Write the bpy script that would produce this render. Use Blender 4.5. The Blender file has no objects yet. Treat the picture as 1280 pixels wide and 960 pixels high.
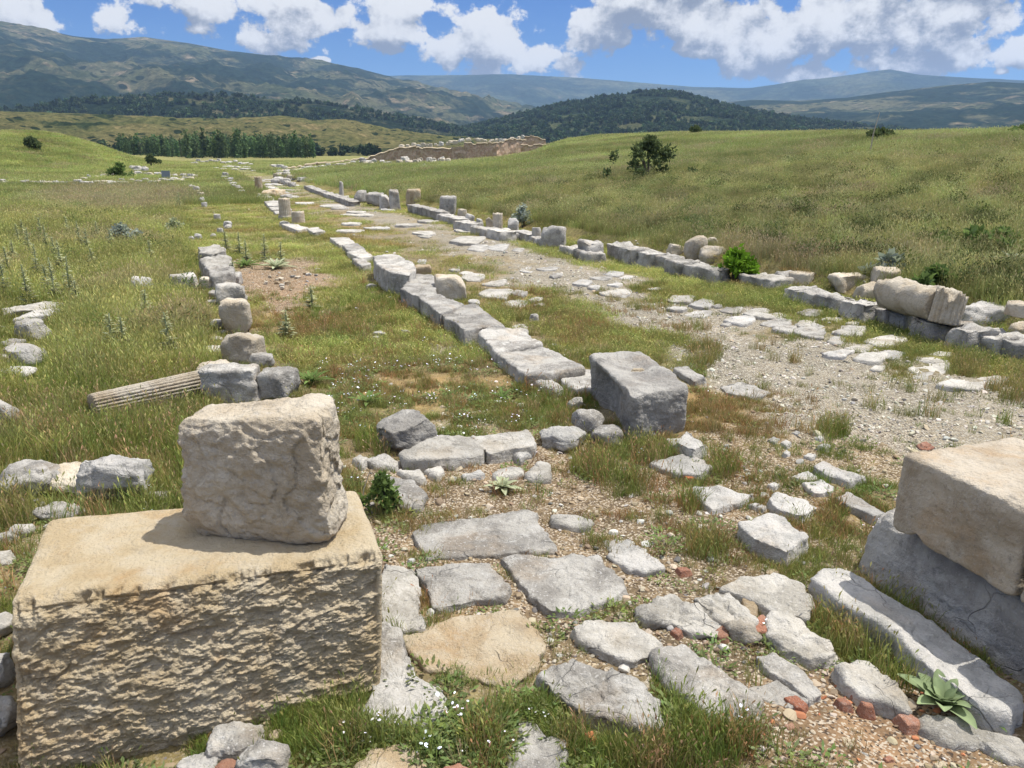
import bpy, math, random
import numpy as np
from math import radians as RAD

# ------------------------------------------------------------------ camera, sky, sun, exposure
SC = bpy.context.scene
COL = SC.collection
FPX, CAM_H, HOR = 967.0, 2.4, 190.0
PITCH = math.atan((480 - HOR) / FPX)
cam_d = bpy.data.cameras.new('camera')
cam = bpy.data.objects.new('camera', cam_d); COL.objects.link(cam)
cam.location = (0, 0, CAM_H)
cam.rotation_euler = (RAD(90) - PITCH, 0, 0)
cam_d.sensor_width = 36.0
cam_d.lens = 36.0 * FPX / 1280.0
cam_d.clip_start, cam_d.clip_end = 0.05, 40000
SC.camera = cam

SUN_EL, SUN_DIR = RAD(67), (0.965, 0.26)           # azimuth: from the right, a little behind the stones
sd = bpy.data.lights.new('sun', 'SUN')
sd.energy, sd.angle, sd.color = 4.0, RAD(0.53), (1.0, 0.955, 0.88)
sun = bpy.data.objects.new('sun', sd); COL.objects.link(sun)
from mathutils import Vector
_l = math.hypot(*SUN_DIR)
SUNV = Vector((SUN_DIR[0] / _l * math.cos(SUN_EL), SUN_DIR[1] / _l * math.cos(SUN_EL), math.sin(SUN_EL)))
sun.rotation_euler = SUNV.to_track_quat('Z', 'Y').to_euler()

vs = SC.view_settings
vs.view_transform, vs.look, vs.exposure, vs.gamma = 'Standard', 'None', 0.66, 1.0
vs.use_curve_mapping = False
SC.cycles.use_denoising = True
SC.cycles.max_bounces = 5
SC.cycles.diffuse_bounces = 3
SC.cycles.glossy_bounces = 1
SC.cycles.transmission_bounces = 2
SC.cycles.transparent_max_bounces = 4
SC.cycles.volume_bounces = 0
SC.cycles.use_fast_gi = False
SC.cycles.caustics_reflective = SC.cycles.caustics_refractive = False

# ------------------------------------------------------------------ node helpers
class NT:
    def __init__(s, nt): s.nt = nt
    def n(s, t, **k):
        nd = s.nt.nodes.new(t)
        for a, b in k.items(): setattr(nd, a, b)
        return nd
    def set(s, sock, v):
        if v is None: return
        if hasattr(v, 'is_linked') or isinstance(v, bpy.types.NodeSocket): s.nt.links.new(v, sock)
        else: sock.default_value = v
    def m(s, op, a, b=None, c=None, clamp=False):
        nd = s.n('ShaderNodeMath', operation=op, use_clamp=clamp)
        for i, v in enumerate((a, b, c)): s.set(nd.inputs[i], v)
        return nd.outputs[0]
    def v(s, op, a, b=None, c=None):
        nd = s.n('ShaderNodeVectorMath', operation=op)
        s.set(nd.inputs[0], a); s.set(nd.inputs[1], b)
        if c is not None:
            if op == 'SCALE': s.set(nd.inputs[3], c)
            else: s.set(nd.inputs[2], c)
        return nd.outputs['Value' if op in ('LENGTH', 'DOT_PRODUCT', 'DISTANCE') else 'Vector']
    def mix(s, f, a, b, mode='MIX'):
        nd = s.n('ShaderNodeMix', data_type='RGBA', blend_type=mode)
        s.set(nd.inputs[0], f)
        for i, v in ((6, a), (7, b)):
            if isinstance(v, (tuple, list)) and len(v) == 3: v = (*v, 1)
            s.set(nd.inputs[i], v)
        return nd.outputs[2]
    def noise(s, vec, scale, detail=4, rough=.55, dist=0.0, dim='3D'):
        nd = s.n('ShaderNodeTexNoise', noise_dimensions=dim)
        s.set(nd.inputs['Vector'], vec)
        nd.inputs['Scale'].default_value = scale; nd.inputs['Detail'].default_value = detail
        nd.inputs['Roughness'].default_value = rough; nd.inputs['Distortion'].default_value = dist
        return nd.outputs['Fac']
    def voro(s, vec, scale, feature='F1', out='Distance', dim='3D'):
        nd = s.n('ShaderNodeTexVoronoi', feature=feature, voronoi_dimensions=dim)
        s.set(nd.inputs['Vector'], vec); nd.inputs['Scale'].default_value = scale
        return nd.outputs[out]
    def step(s, x, a, b, lo=0.0, hi=1.0):
        nd = s.n('ShaderNodeMapRange', interpolation_type='SMOOTHSTEP')
        s.set(nd.inputs[0], x)
        for i, v in ((1, a), (2, b), (3, lo), (4, hi)): nd.inputs[i].default_value = v
        return nd.outputs[0]

# ------------------------------------------------------------------ sky with cumulus clouds (by direction, in the world)
W = bpy.data.worlds.new('World'); SC.world = W; W.use_nodes = True
wt = W.node_tree; wt.nodes.clear(); w = NT(wt)
sky = w.n('ShaderNodeTexSky', sky_type='NISHITA', sun_disc=False)
sky.sun_elevation = SUN_EL
sky.sun_rotation = math.atan2(SUNV.x, SUNV.y)
sky.altitude = 1200; sky.air_density = 1.0; sky.dust_density = 0.3; sky.ozone_density = 3.0
tc = w.n('ShaderNodeTexCoord')
sep = w.n('ShaderNodeSeparateXYZ'); wt.links.new(tc.outputs['Generated'], sep.inputs[0])
az = w.m('ARCTAN2', sep.outputs[0], sep.outputs[1])
el = w.m('ARCTAN2', sep.outputs[2], w.m('SQRT', w.m('ADD', w.m('MULTIPLY', sep.outputs[0], sep.outputs[0]), w.m('MULTIPLY', sep.outputs[1], sep.outputs[1]))))
cb = w.n('ShaderNodeCombineXYZ'); wt.links.new(az, cb.inputs[0]); wt.links.new(el, cb.inputs[1])

def px_dir(x, y):
    c, s_ = math.cos(PITCH), math.sin(PITCH)
    u, v = (x - 640) / FPX, (480 - y) / FPX
    return (u, c + v * s_, -s_ + v * c)
def px_azel(x, y):
    r = px_dir(x, y)
    return math.atan2(r[0], r[1]), math.atan2(r[2], math.hypot(r[0], r[1]))

# cumulus masses of the photographed sky: centre x, y, half width, half height (photo scale), weight
CLOUDS = [(25, 6, 95, 46), (137, 22, 42, 26), (262, 5, 100, 45), (350, 18, 105, 42), (330, 52, 75, 22), (505, 8, 70, 28),
          (488, 42, 60, 24), (565, 62, 55, 34), (615, 52, 75, 56), (672, 72, 70, 36), (745, 30, 70, 50), (790, 6, 90, 40), (880, 30, 95, 46), (880, 66, 28, 12),
          (960, 62, 70, 46), (1010, 92, 70, 22), (1060, 30, 130, 62), (1190, 25, 140, 60), (1140, 78, 110, 24), (1290, 60, 70, 34),
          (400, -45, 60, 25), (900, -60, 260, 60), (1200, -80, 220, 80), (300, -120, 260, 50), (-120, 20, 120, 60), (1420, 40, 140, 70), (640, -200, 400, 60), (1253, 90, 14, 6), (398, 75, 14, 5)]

g = bpy.data.node_groups.new('cumulus', 'ShaderNodeTree')
g.interface.new_socket('Vector', in_out='INPUT', socket_type='NodeSocketVector')
g.interface.new_socket('Density', in_out='OUTPUT', socket_type='NodeSocketFloat')
q = NT(g)
gi, go = q.n('NodeGroupInput'), q.n('NodeGroupOutput')
vin = gi.outputs[0]
field = q.m('SUBTRACT', q.m('MULTIPLY', q.step(q.v('DOT_PRODUCT', vin, (0, 1, 0)), .22, .55), 1.45), 1.0)  # unseen cloud cover overhead, added for whiter fill light
for cx, cy, rx, ry in CLOUDS:
    a0, e0 = px_azel(cx, cy)
    a1, _ = px_azel(cx + rx, cy); _, e1 = px_azel(cx, cy - ry)
    dv = q.v('SUBTRACT', vin, (a0, e0, 0))
    dv = q.v('MULTIPLY', dv, (1 / abs(a1 - a0), 1 / abs(e1 - e0), 0))
    f = q.m('SUBTRACT', 1.0, q.v('LENGTH', dv))
    f = q.m('MAXIMUM', f, -1.0)
    field = f if field is None else q.m('SMOOTH_MAX', field, f, 0.25)
vs_ = q.v('MULTIPLY', vin, (1.0, 1.25, 1))
big = q.noise(vs_, 9, 2, .5, 0, '2D')
det = q.noise(vs_, 30, 8, .66, .0, '2D')
bil = q.voro(vs_, 34, 'F1', 'Distance', '2D')
d = q.m('ADD', q.m('SUBTRACT', q.m('MULTIPLY', field, 1.2), .10), q.m('MULTIPLY', q.m('SUBTRACT', big, .5), 1.4))
d = q.m('ADD', d, q.m('MULTIPLY', q.m('SUBTRACT', det, .5), 2.0))
d = q.m('ADD', d, q.m('MULTIPLY', q.m('SUBTRACT', .42, bil), .55))
g.links.new(d, go.inputs[0])
def cloud(vec):
    nd = w.n('ShaderNodeGroup'); nd.node_tree = g; w.set(nd.inputs[0], vec); return nd.outputs[0]
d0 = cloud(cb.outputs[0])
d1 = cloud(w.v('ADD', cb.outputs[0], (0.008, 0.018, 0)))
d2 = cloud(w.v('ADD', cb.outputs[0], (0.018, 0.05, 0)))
mask = w.step(d0, 0.0, 0.32)
lit = w.m('SUBTRACT', w.m('ADD', 0.74, w.m('MULTIPLY', w.m('SUBTRACT', d0, d1), 0.55)), w.m('MULTIPLY', w.m('MAXIMUM', d2, 0.0), 0.56))  # sunlit tops and shaded undersides painted into the cloud colour
lit = w.step(w.m('ADD', lit, w.m('MULTIPLY', w.m('SUBTRACT', w.noise(cb.outputs[0], 60, 5, .65, 0, '2D'), .5), .5)), 0.05, 0.98)
ccol = w.mix(lit, (2.3, 2.5, 3.0), (7.9, 7.8, 7.6))
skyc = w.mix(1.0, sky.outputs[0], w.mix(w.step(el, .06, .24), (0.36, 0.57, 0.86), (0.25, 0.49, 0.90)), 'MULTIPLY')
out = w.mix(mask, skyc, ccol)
sc_el = w.step(el, .14, .7, .62, 1.3)  # low sky dimmed, unseen sky overhead brightened as added fill light
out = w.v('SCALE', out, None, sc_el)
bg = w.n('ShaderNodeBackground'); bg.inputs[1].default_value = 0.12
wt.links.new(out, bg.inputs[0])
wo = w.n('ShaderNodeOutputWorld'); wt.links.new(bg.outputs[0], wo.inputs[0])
W.cycles.sampling_method = 'MANUAL'; W.cycles.sample_map_resolution = 512

# ------------------------------------------------------------------ numpy noise
_rs = np.random.RandomState(7)
PERM = np.concatenate([_rs.permutation(256)] * 3)
GR = _rs.normal(size=(256, 3)); GR /= np.linalg.norm(GR, axis=1)[:, None]
def perlin(P):
    P = np.asarray(P, float); I = np.floor(P).astype(int); Fr = P - I; I &= 255
    Uu = Fr ** 3 * (Fr * (Fr * 6 - 15) + 10)
    r = 0
    for dx in (0, 1):
        for dy in (0, 1):
            for dz in (0, 1):
                h = PERM[PERM[PERM[I[:, 0] + dx] + I[:, 1] + dy] + I[:, 2] + dz]
                gg = GR[h]
                dot = gg[:, 0] * (Fr[:, 0] - dx) + gg[:, 1] * (Fr[:, 1] - dy) + gg[:, 2] * (Fr[:, 2] - dz)
                wx = Uu[:, 0] if dx else 1 - Uu[:, 0]
                wy = Uu[:, 1] if dy else 1 - Uu[:, 1]
                wz = Uu[:, 2] if dz else 1 - Uu[:, 2]
                r = r + dot * wx * wy * wz
    return r * 1.6
def fbm(P, oct=4, gain=.5, lac=2.03):
    P = np.asarray(P, float); a, r = 1.0, 0
    for i in range(oct):
        r = r + a * perlin(P + i * 17.31); P = P * lac; a *= gain
    return r
def ridged(P, oct=5, gain=.5):
    P = np.asarray(P, float); a, r = 1.0, 0
    for i in range(oct):
        r = r + a * (1 - np.abs(perlin(P + i * 9.7)) * 2); P = P * 2.05; a *= gain
    return r
def n2(x, y, sc, oct=4, seed=0.0):
    x = np.asarray(x, float); y = np.asarray(y, float)
    return fbm(np.stack([x.ravel() / sc, y.ravel() / sc, np.full(x.size, seed)], 1), oct).reshape(x.shape)
def sstep(x, a, b):
    t = np.clip((np.asarray(x, float) - a) / (b - a), 0, 1); return t * t * (3 - 2 * t)

# ------------------------------------------------------------------ terrain heights (metres, street runs away to the left)
SD = np.array([-.362, .932]); SN = np.array([.932, .362])
def st(x, y): return x * SD[0] + y * SD[1], x * SN[0] + y * SN[1]
def kerb_t(s): return np.interp(s, [0, 6, 12, 18, 30, 57, 90, 200], [9.85, 9.85, 9.85, 9.25, 8.95, 7.3, 6.5, 6.0])
_hx = np.array([-700, -300, 0, 40, 70, 120, 175, 225, 260]); _hy = np.array([150, 160, 165, 165, 166, 171, 185, 193, 196])
_az = np.array([px_azel(a, b)[0] for a, b in zip(_hx, _hy)]); _te = np.array([math.tan(px_azel(a, b)[1]) for a, b in zip(_hx, _hy)])
_rx = np.array([300, 380, 440, 560, 640, 680, 700, 720, 760, 870, 1000, 1150, 1280, 1600]); _ry = np.array([222, 214, 206, 205, 199, 191, 181, 175, 171, 167.5, 169, 168, 165, 158])
_raz = np.array([px_azel(a, b)[0] for a, b in zip(_rx, _ry)]); _rte = np.array([math.tan(px_azel(a, b)[1]) for a, b in zip(_rx, _ry)])
def hz(x, y):
    x = np.asarray(x, float); y = np.asarray(y, float)
    s, t = st(x, y)
    tb = t - kerb_t(s)
    r = np.hypot(x, y); a = np.arctan2(x, y)
    bank = .30 * sstep(tb, .15, .75) + .088 * np.maximum(tb - .5, 0)
    bank = bank + np.where(tb > 1, .16 * n2(x, y, 5.0, 3, 3.3) * sstep(tb, 1, 5), 0)
    capz = np.maximum(CAM_H + np.minimum(r, 150) * np.interp(a, _raz, _rte) - .02 * np.maximum(r - 150, 0), 0) + .25 * n2(x, y, 14.0, 3, 7.7) * sstep(r, 30, 60)
    hh = np.clip(.5 + .5 * (capz - bank) / .5, 0, 1)
    bank = capz * (1 - hh) + bank * hh - .5 * hh * (1 - hh)
    bank = np.where(tb > 0, np.maximum(bank, 0), 0)
    k = np.maximum(np.interp(a, _az, _te) * 185 + CAM_H, 0)
    left = k * sstep(r, 78, 185) * (1 - .7 * sstep(r, 190, 300)) * sstep(-t, 6, 30)
    z = bank + left
    # broken gentle relief
    z = z + .05 * n2(x, y, 2.2, 3, 8.8) * sstep(r, 3, 8) * (1 - .6 * (tb > 0))
    # the portico floor lies a little below the street edge, sinks by the big block
    z = z - .10 * np.exp(-(((x + 1.7) / .7) ** 2 + ((y - 2.55) / .5) ** 2))
    z = z - .06 * sstep(-(t - 3.0), 0, .5) * sstep(s, 6, 9) * (1 - sstep(s, 30, 40)) * (t > .8)
    return z
def hz1(x, y): return float(hz(np.array([x]), np.array([y]))[0])
def G(x, y, z=0.0):
    r = px_dir(x, y); t = (CAM_H - z) / (-r[2]); return np.array([r[0] * t, r[1] * t])
def hit(x, y, up=0.0):
    """where the sight line of a photo point meets the terrain (plus up)"""
    r = np.array(px_dir(x, y)); r /= np.linalg.norm(r)
    ts = np.geomspace(1.2, 1200, 900)
    zz = CAM_H + r[2] * ts - hz(r[0] * ts, r[1] * ts) - up
    b = np.where(zz < 0)[0]
    if len(b) == 0: t = 400.0
    else:
        i = b[0]
        t = ts[i] if i == 0 else ts[i - 1] + (ts[i] - ts[i - 1]) * zz[i - 1] / (zz[i - 1] - zz[i])
    return np.array([r[0] * t, r[1] * t, CAM_H + r[2] * t])
def proj(X):
    c, s_ = math.cos(PITCH), math.sin(PITCH)
    dx, dy, dz = X[0], X[1], X[2] - CAM_H
    dep = dy * c - dz * s_; up = dy * s_ + dz * c
    return 640 + FPX * dx / dep, 480 - FPX * up / dep
def z_at(xy, py):
    """height above xy that shows at photo row py"""
    c, s_ = math.cos(PITCH), math.sin(PITCH)
    v = (480 - py) / FPX
    return CAM_H + xy[1] * (v * c - s_) / (c + v * s_)

# ------------------------------------------------------------------ objects
def tag(o, label=None, cat=None, group=None, kind=None):
    if label: o['label'] = label
    if cat: o['category'] = cat
    if group: o['group'] = group
    if kind: o['kind'] = kind
    return o
def mesh_obj(name, V, Fc, mat, loc=(0, 0, 0), parent=None, smooth=True, link=True):
    me = bpy.data.meshes.new(name)
    me.from_pydata(np.asarray(V, float).tolist(), [], Fc if isinstance(Fc, list) else Fc.tolist()); me.update()
    if smooth: me.polygons.foreach_set('use_smooth', np.ones(len(me.polygons), bool))
    o = bpy.data.objects.new(name, me); o.location = loc
    if mat: me.materials.append(mat)
    if link: COL.objects.link(o)
    if parent: o.parent = parent
    return o
def empty(name, loc, rz=0.0):
    o = bpy.data.objects.new(name, None); COL.objects.link(o); o.location = loc; o.rotation_euler = (0, 0, rz)
    o.empty_display_size = .1
    return o
def copy_tree(o, parent=None):
    c = o.copy(); COL.objects.link(c)
    if parent: c.parent = parent
    for ch in [k for k in bpy.data.objects if k.parent == o]: copy_tree(ch, c)
    return c
def add_attr(me, name, data, domain='POINT'):
    a = me.attributes.new(name, 'FLOAT_COLOR', domain)
    d4 = np.ones((len(data), 4)); d4[:, :data.shape[1]] = data
    a.data.foreach_set('color', d4.ravel())
def smart_normals(V, Fc):
    N = np.zeros_like(V)
    Fa = np.array([f if len(f) == 4 else [f[0], f[1], f[2], f[2]] for f in Fc])
    n = np.cross(V[Fa[:, 2]] - V[Fa[:, 0]], V[Fa[:, 3]] - V[Fa[:, 1]])
    for k in range(4): np.add.at(N, Fa[:, k], n)
    return N / (np.linalg.norm(N, axis=1)[:, None] + 1e-12)
# ------------------------------------------------------------------ materials
def new_mat(name):
    m = bpy.data.materials.new(name); m.use_nodes = True
    m.node_tree.nodes.clear(); t = NT(m.node_tree)
    o = t.n('ShaderNodeOutputMaterial')
    return m, t, o
def stone_mat(name, a, b, dark=.35, warm=.3, white=.25, warmc=(.42, .27, .12), darkc=(.07, .068, .065), bump=.9, veins=.22, fine=38):
    m, t, o = new_mat(name)
    pos = t.n('ShaderNodeNewGeometry').outputs['Position']
    oi = t.n('ShaderNodeObjectInfo')
    off = t.n('ShaderNodeCombineXYZ'); t.set(off.inputs[0], t.m('MULTIPLY', oi.outputs['Random'], 37.0)); t.set(off.inputs[1], t.m('MULTIPLY', oi.outputs['Random'], 91.0))
    p = t.v('ADD', pos, off.outputs[0])
    n1 = t.noise(p, 3.2, 6, .62, .3)
    nf = t.noise(p, fine, 5, .7)
    col = t.mix(t.step(n1, .38, .60), a, b)
    wht = t.m('MULTIPLY', t.step(t.noise(p, 6.5, 6, .7, .4), .54, .68), white)
    col = t.mix(wht, col, (.50, .485, .45))
    wr = t.m('MULTIPLY', t.step(t.noise(t.v('ADD', p, (5.1, 2.2, 9.0)), 2.3, 6, .6, .4), .52, .70), warm)
    col = t.mix(wr, col, warmc)
    dk = t.m('MULTIPLY', t.step(t.noise(t.v('ADD', p, (1.7, 7.2, 3.0)), 5.0, 7, .72, .4), .55, .70), dark)
    col = t.mix(dk, col, darkc)
    # small pits, speckles of lichen
    sp = t.m('MULTIPLY', t.step(nf, .56, .70), dark * .75)
    col = t.mix(sp, col, darkc)
    sl = t.m('MULTIPLY', t.step(t.noise(t.v('ADD', p, (3, 3, 3)), fine * 1.7, 3, .6), .58, .68), white)
    col = t.mix(sl, col, (.52, .505, .475))
    # cracks and veins
    vd = t.voro(t.v('ADD', p, t.v('SCALE', _nc(t, p, 2.2), None, .55)), 2.6, 'DISTANCE_TO_EDGE')
    cr = t.m('MULTIPLY', t.m('MULTIPLY', t.step(vd, .0, .016, 1, 0), t.step(t.noise(p, 1.9, 3), .5, .62)), veins * 2)
    col = t.mix(cr, col, darkc)
    br = t.m('ADD', .84, t.m('MULTIPLY', oi.outputs['Random'], .32))
    hs = t.n('ShaderNodeHueSaturation'); t.set(hs.inputs['Color'], col); t.set(hs.inputs['Value'], br)
    bs = t.n('ShaderNodeBsdfPrincipled'); t.set(bs.inputs['Base Color'], hs.outputs[0])
    bs.inputs['Roughness'].default_value = .88; bs.inputs['Specular IOR Level'].default_value = .25
    h = t.m('ADD', t.m('MULTIPLY', t.noise(p, 16, 6, .68), 1.0), t.m('MULTIPLY', nf, .6))
    h = t.m('SUBTRACT', h, t.m('MULTIPLY', cr, .7))
    bp = t.n('ShaderNodeBump'); bp.inputs['Strength'].default_value = bump; bp.inputs['Distance'].default_value = .04
    t.set(bp.inputs['Height'], h); t.set(bs.inputs['Normal'], bp.outputs[0])
    t.set(o.inputs[0], bs.outputs[0])
    return m
def _nc(t, p, sc):
    nd = t.n('ShaderNodeTexNoise'); t.set(nd.inputs['Vector'], p); nd.inputs['Scale'].default_value = sc; nd.inputs['Detail'].default_value = 3
    return nd.outputs['Color']
M = {}
M['grey'] = stone_mat('grey_limestone', (.24, .225, .20), (.42, .40, .36), dark=.5, warm=.2, white=.75)
M['pale'] = stone_mat('pale_limestone', (.31, .29, .25), (.47, .445, .395), dark=.45, warm=.22, white=.6, warmc=(.38, .28, .16))
M['white'] = stone_mat('white_limestone', (.33, .32, .295), (.47, .45, .415), dark=.45, warm=.15, white=.6)
M['tan'] = stone_mat('tan_limestone', (.38, .29, .18), (.46, .39, .28), dark=.3, warm=.55, white=.3, warmc=(.38, .22, .08), fine=55)
M['ochre'] = stone_mat('ochre_block', (.43, .335, .20), (.50, .42, .29), dark=.16, warm=.5, white=.2, warmc=(.40, .23, .08), bump=.9, veins=.0, fine=60)
M['boulder'] = stone_mat('buff_limestone', (.45, .38, .28), (.54, .48, .38), dark=.3, warm=.4, white=.35, warmc=(.42, .32, .20), veins=.0)
M['stained'] = stone_mat('stained_limestone', (.31, .255, .185), (.43, .375, .295), dark=.5, warm=.7, white=.25, warmc=(.38, .265, .15), veins=.0)
M['dark'] = stone_mat('dark_weathered_limestone', (.27, .255, .23), (.43, .41, .37), dark=.6, warm=.3, white=.45, warmc=(.30, .21, .12))
M['cream'] = stone_mat('cream_marble', (.40, .34, .25), (.50, .45, .365), dark=.35, warm=.4, white=.25, warmc=(.38, .27, .15), veins=.1)
M['brick'] = stone_mat('red_brick', (.30, .125, .075), (.36, .19, .125), dark=.3, warm=.5, white=.35, warmc=(.33, .23, .16), veins=0, fine=70)
M['tile'] = stone_mat('orange_tile', (.50, .15, .06), (.55, .20, .09), dark=.05, warm=.1, white=.05, veins=0)
M['masonry'] = stone_mat('brown_masonry', (.42, .28, .19), (.56, .43, .31), dark=.5, warm=.4, white=.2, warmc=(.36, .2, .13), fine=6, veins=.2)

def leaf_mat(name, tint=None, trans=.35):
    m, t, o = new_mat(name)
    if tint is None:
        at = t.n('ShaderNodeAttribute', attribute_type='INSTANCER', attribute_name='tint'); c = at.outputs['Color']
    else: c = (*tint, 1)
    bc = t.n('ShaderNodeAttribute', attribute_name='bc')
    c = t.mix(1.0, c, bc.outputs['Color'], 'MULTIPLY')
    df = t.n('ShaderNodeBsdfDiffuse'); t.set(df.inputs[0], c)
    tr = t.n('ShaderNodeBsdfTranslucent'); t.set(tr.inputs[0], c)
    mx = t.n('ShaderNodeMixShader'); mx.inputs[0].default_value = trans
    t.set(mx.inputs[1], df.outputs[0]); t.set(mx.inputs[2], tr.outputs[0]); t.set(o.inputs[0], mx.outputs[0])
    return m
M['blade'] = leaf_mat('grass_blade')
M['treeleaf'] = leaf_mat('far_tree_leaf', None, .2)
M['leafdark'] = leaf_mat('dark_leaf', (.095, .125, .055))
M['leafgrey'] = leaf_mat('grey_green_leaf', (.36, .39, .25))
M['leafmull'] = leaf_mat('pale_felted_leaf', (.24, .30, .16))
M['leafbright'] = leaf_mat('bright_green_leaf', (.13, .24, .025))
M['leafgreen'] = leaf_mat('green_leaf', (.13, .19, .06))
M['leafsilver'] = leaf_mat('silver_leaf', (.32, .36, .30))
M['leafdry'] = leaf_mat('dry_stalk', (.42, .37, .25))
def plain(name, c, rough=.9):
    m, t, o = new_mat(name)
    bs = t.n('ShaderNodeBsdfPrincipled'); bs.inputs['Roughness'].default_value = rough
    p = t.n('ShaderNodeNewGeometry').outputs['Position']
    col = t.mix(t.step(t.noise(p, 9, 6, .65), .3, .7), tuple(k * .8 for k in c), tuple(min(k * 1.15, .9) for k in c))
    t.set(bs.inputs['Base Color'], col); t.set(o.inputs[0], bs.outputs[0]); return m
M['bark'] = plain('bark', (.12, .095, .07))
M['signgrey'] = plain('sign_panel', (.20, .23, .28), .5)
M['shedwhite'] = plain('shed_white', (.75, .75, .72))
M['wood'] = plain('bleached_wood', (.42, .36, .28))
M['niche'] = plain('brick_arch', (.42, .2, .12))
mp, t, o = new_mat('pebble')
at = t.n('ShaderNodeAttribute', attribute_type='INSTANCER', attribute_name='tint')
df = t.n('ShaderNodeBsdfDiffuse'); t.set(df.inputs[0], at.outputs['Color']); t.set(o.inputs[0], df.outputs[0])
M['pebble'] = mp

# ground: albedo patches come from the mesh (soil, gravel, turf), grain from noise
def ground_mat():
    m, t, o = new_mat('ground')
    p = t.n('ShaderNodeNewGeometry').outputs['Position']
    c = t.n('ShaderNodeAttribute', attribute_name='soil').outputs['Color']
    gsep = t.n('ShaderNodeSeparateColor'); t.set(gsep.inputs[0], t.n('ShaderNodeAttribute', attribute_name='zone').outputs['Color'])
    grav = gsep.outputs[0]; rough = gsep.outputs[1]
    n = t.noise(p, 7, 7, .7, 0, '2D')
    c = t.mix(1.0, c, t.mix(t.step(n, .25, .75), (.62, .62, .62), (1.32, 1.3, 1.26)), 'MULTIPLY')
    n3 = t.noise(p, .7, 5, .65, 0, '2D')
    c = t.mix(1.0, c, t.mix(t.step(n3, .3, .7), (.8, .82, .8), (1.18, 1.14, 1.08)), 'MULTIPLY')
    vc = t.voro(p, 42, 'F1', 'Color', '2D'); vs1 = t.n('ShaderNodeSeparateColor'); t.set(vs1.inputs[0], vc)
    dist = t.voro(p, 42, 'F1', 'Distance', '2D')
    peb = t.mix(vs1.outputs[0], (.19, .17, .14), (.52, .48, .40))
    gm = t.m('MULTIPLY', grav, t.step(vs1.outputs[1], .15, .4))
    gm = t.m('MULTIPLY', gm, t.step(dist, .30, .55, 1, .15))
    c = t.mix(gm, c, peb)
    vc2 = t.voro(p, 95, 'F1', 'Color', '2D'); vs2 = t.n('ShaderNodeSeparateColor'); t.set(vs2.inputs[0], vc2)
    c = t.mix(t.m('MULTIPLY', rough, t.step(vs2.outputs[0], .62, .9)), c, (.42, .36, .28))
    c = t.mix(t.m('MULTIPLY', rough, t.step(vs2.outputs[1], .8, .9)), c, (.08, .06, .045))
    bs = t.n('ShaderNodeBsdfDiffuse'); t.set(bs.inputs[0], c)
    h = t.m('ADD', t.m('MULTIPLY', n, .8), t.m('MULTIPLY', t.m('SUBTRACT', 1.0, dist), t.m('ADD', .25, t.m('MULTIPLY', grav, .9))))
    h = t.m('ADD', h, t.m('MULTIPLY', t.noise(p, 60, 4, .7, 0, '2D'), .35))
    bp = t.n('ShaderNodeBump'); bp.inputs['Strength'].default_value = .8; bp.inputs['Distance'].default_value = .03
    t.set(bp.inputs['Height'], h); t.set(bs.inputs['Normal'], bp.outputs[0])
    t.set(o.inputs[0], bs.outputs[0]); return m
M['ground'] = ground_mat()

def hill_mat(name, base, base2, forest, bare, fscale, flo, fhi, bscale=1.0, dots=None, dotc=(.03, .045, .022), bare_lo=.56):
    m, t, o = new_mat(name)
    p = t.n('ShaderNodeNewGeometry').outputs['Position']
    ps = t.v('MULTIPLY', p, (1, 1, 2.2))
    c = t.mix(t.step(t.noise(ps, .004 * bscale, 8, .62), .35, .65), base, base2)
    c = t.mix(t.m('MULTIPLY', t.step(t.noise(ps, .009 * bscale, 9, .68, .8), bare_lo, bare_lo + .12), .8), c, bare)
    fm = t.step(t.noise(t.v('ADD', ps, (300, 700, 10)), fscale, 9, .68, .4), flo, fhi)
    c = t.mix(fm, c, forest)
    if dots:
        vd = t.voro(p, dots, 'F1', 'Distance'); vcs = t.n('ShaderNodeSeparateColor'); t.set(vcs.inputs[0], t.voro(p, dots, 'F1', 'Color'))
        dm = t.m('MULTIPLY', t.step(vd, .26, .36, 1, 0), t.step(t.m('ADD', vcs.outputs[0], t.m('MULTIPLY', t.noise(p, dots * .1, 3), 1.0)), .85, 1.0))
        c = t.mix(dm, c, dotc)
    c = t.mix(1.0, c, t.mix(t.step(t.noise(p, .05 * bscale, 6, .75), .3, .7), (.5, .55, .52), (1.5, 1.42, 1.35)), 'MULTIPLY')
    bs = t.n('ShaderNodeBsdfDiffuse'); t.set(bs.inputs[0], c)
    bp = t.n('ShaderNodeBump'); bp.inputs['Strength'].default_value = 1.0; bp.inputs['Distance'].default_value = 30 / bscale
    t.set(bp.inputs['Height'], t.noise(ps, .02 * bscale, 9, .78)); t.set(bs.inputs['Normal'], bp.outputs[0])
    t.set(o.inputs[0], bs.outputs[0]); return m

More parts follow.
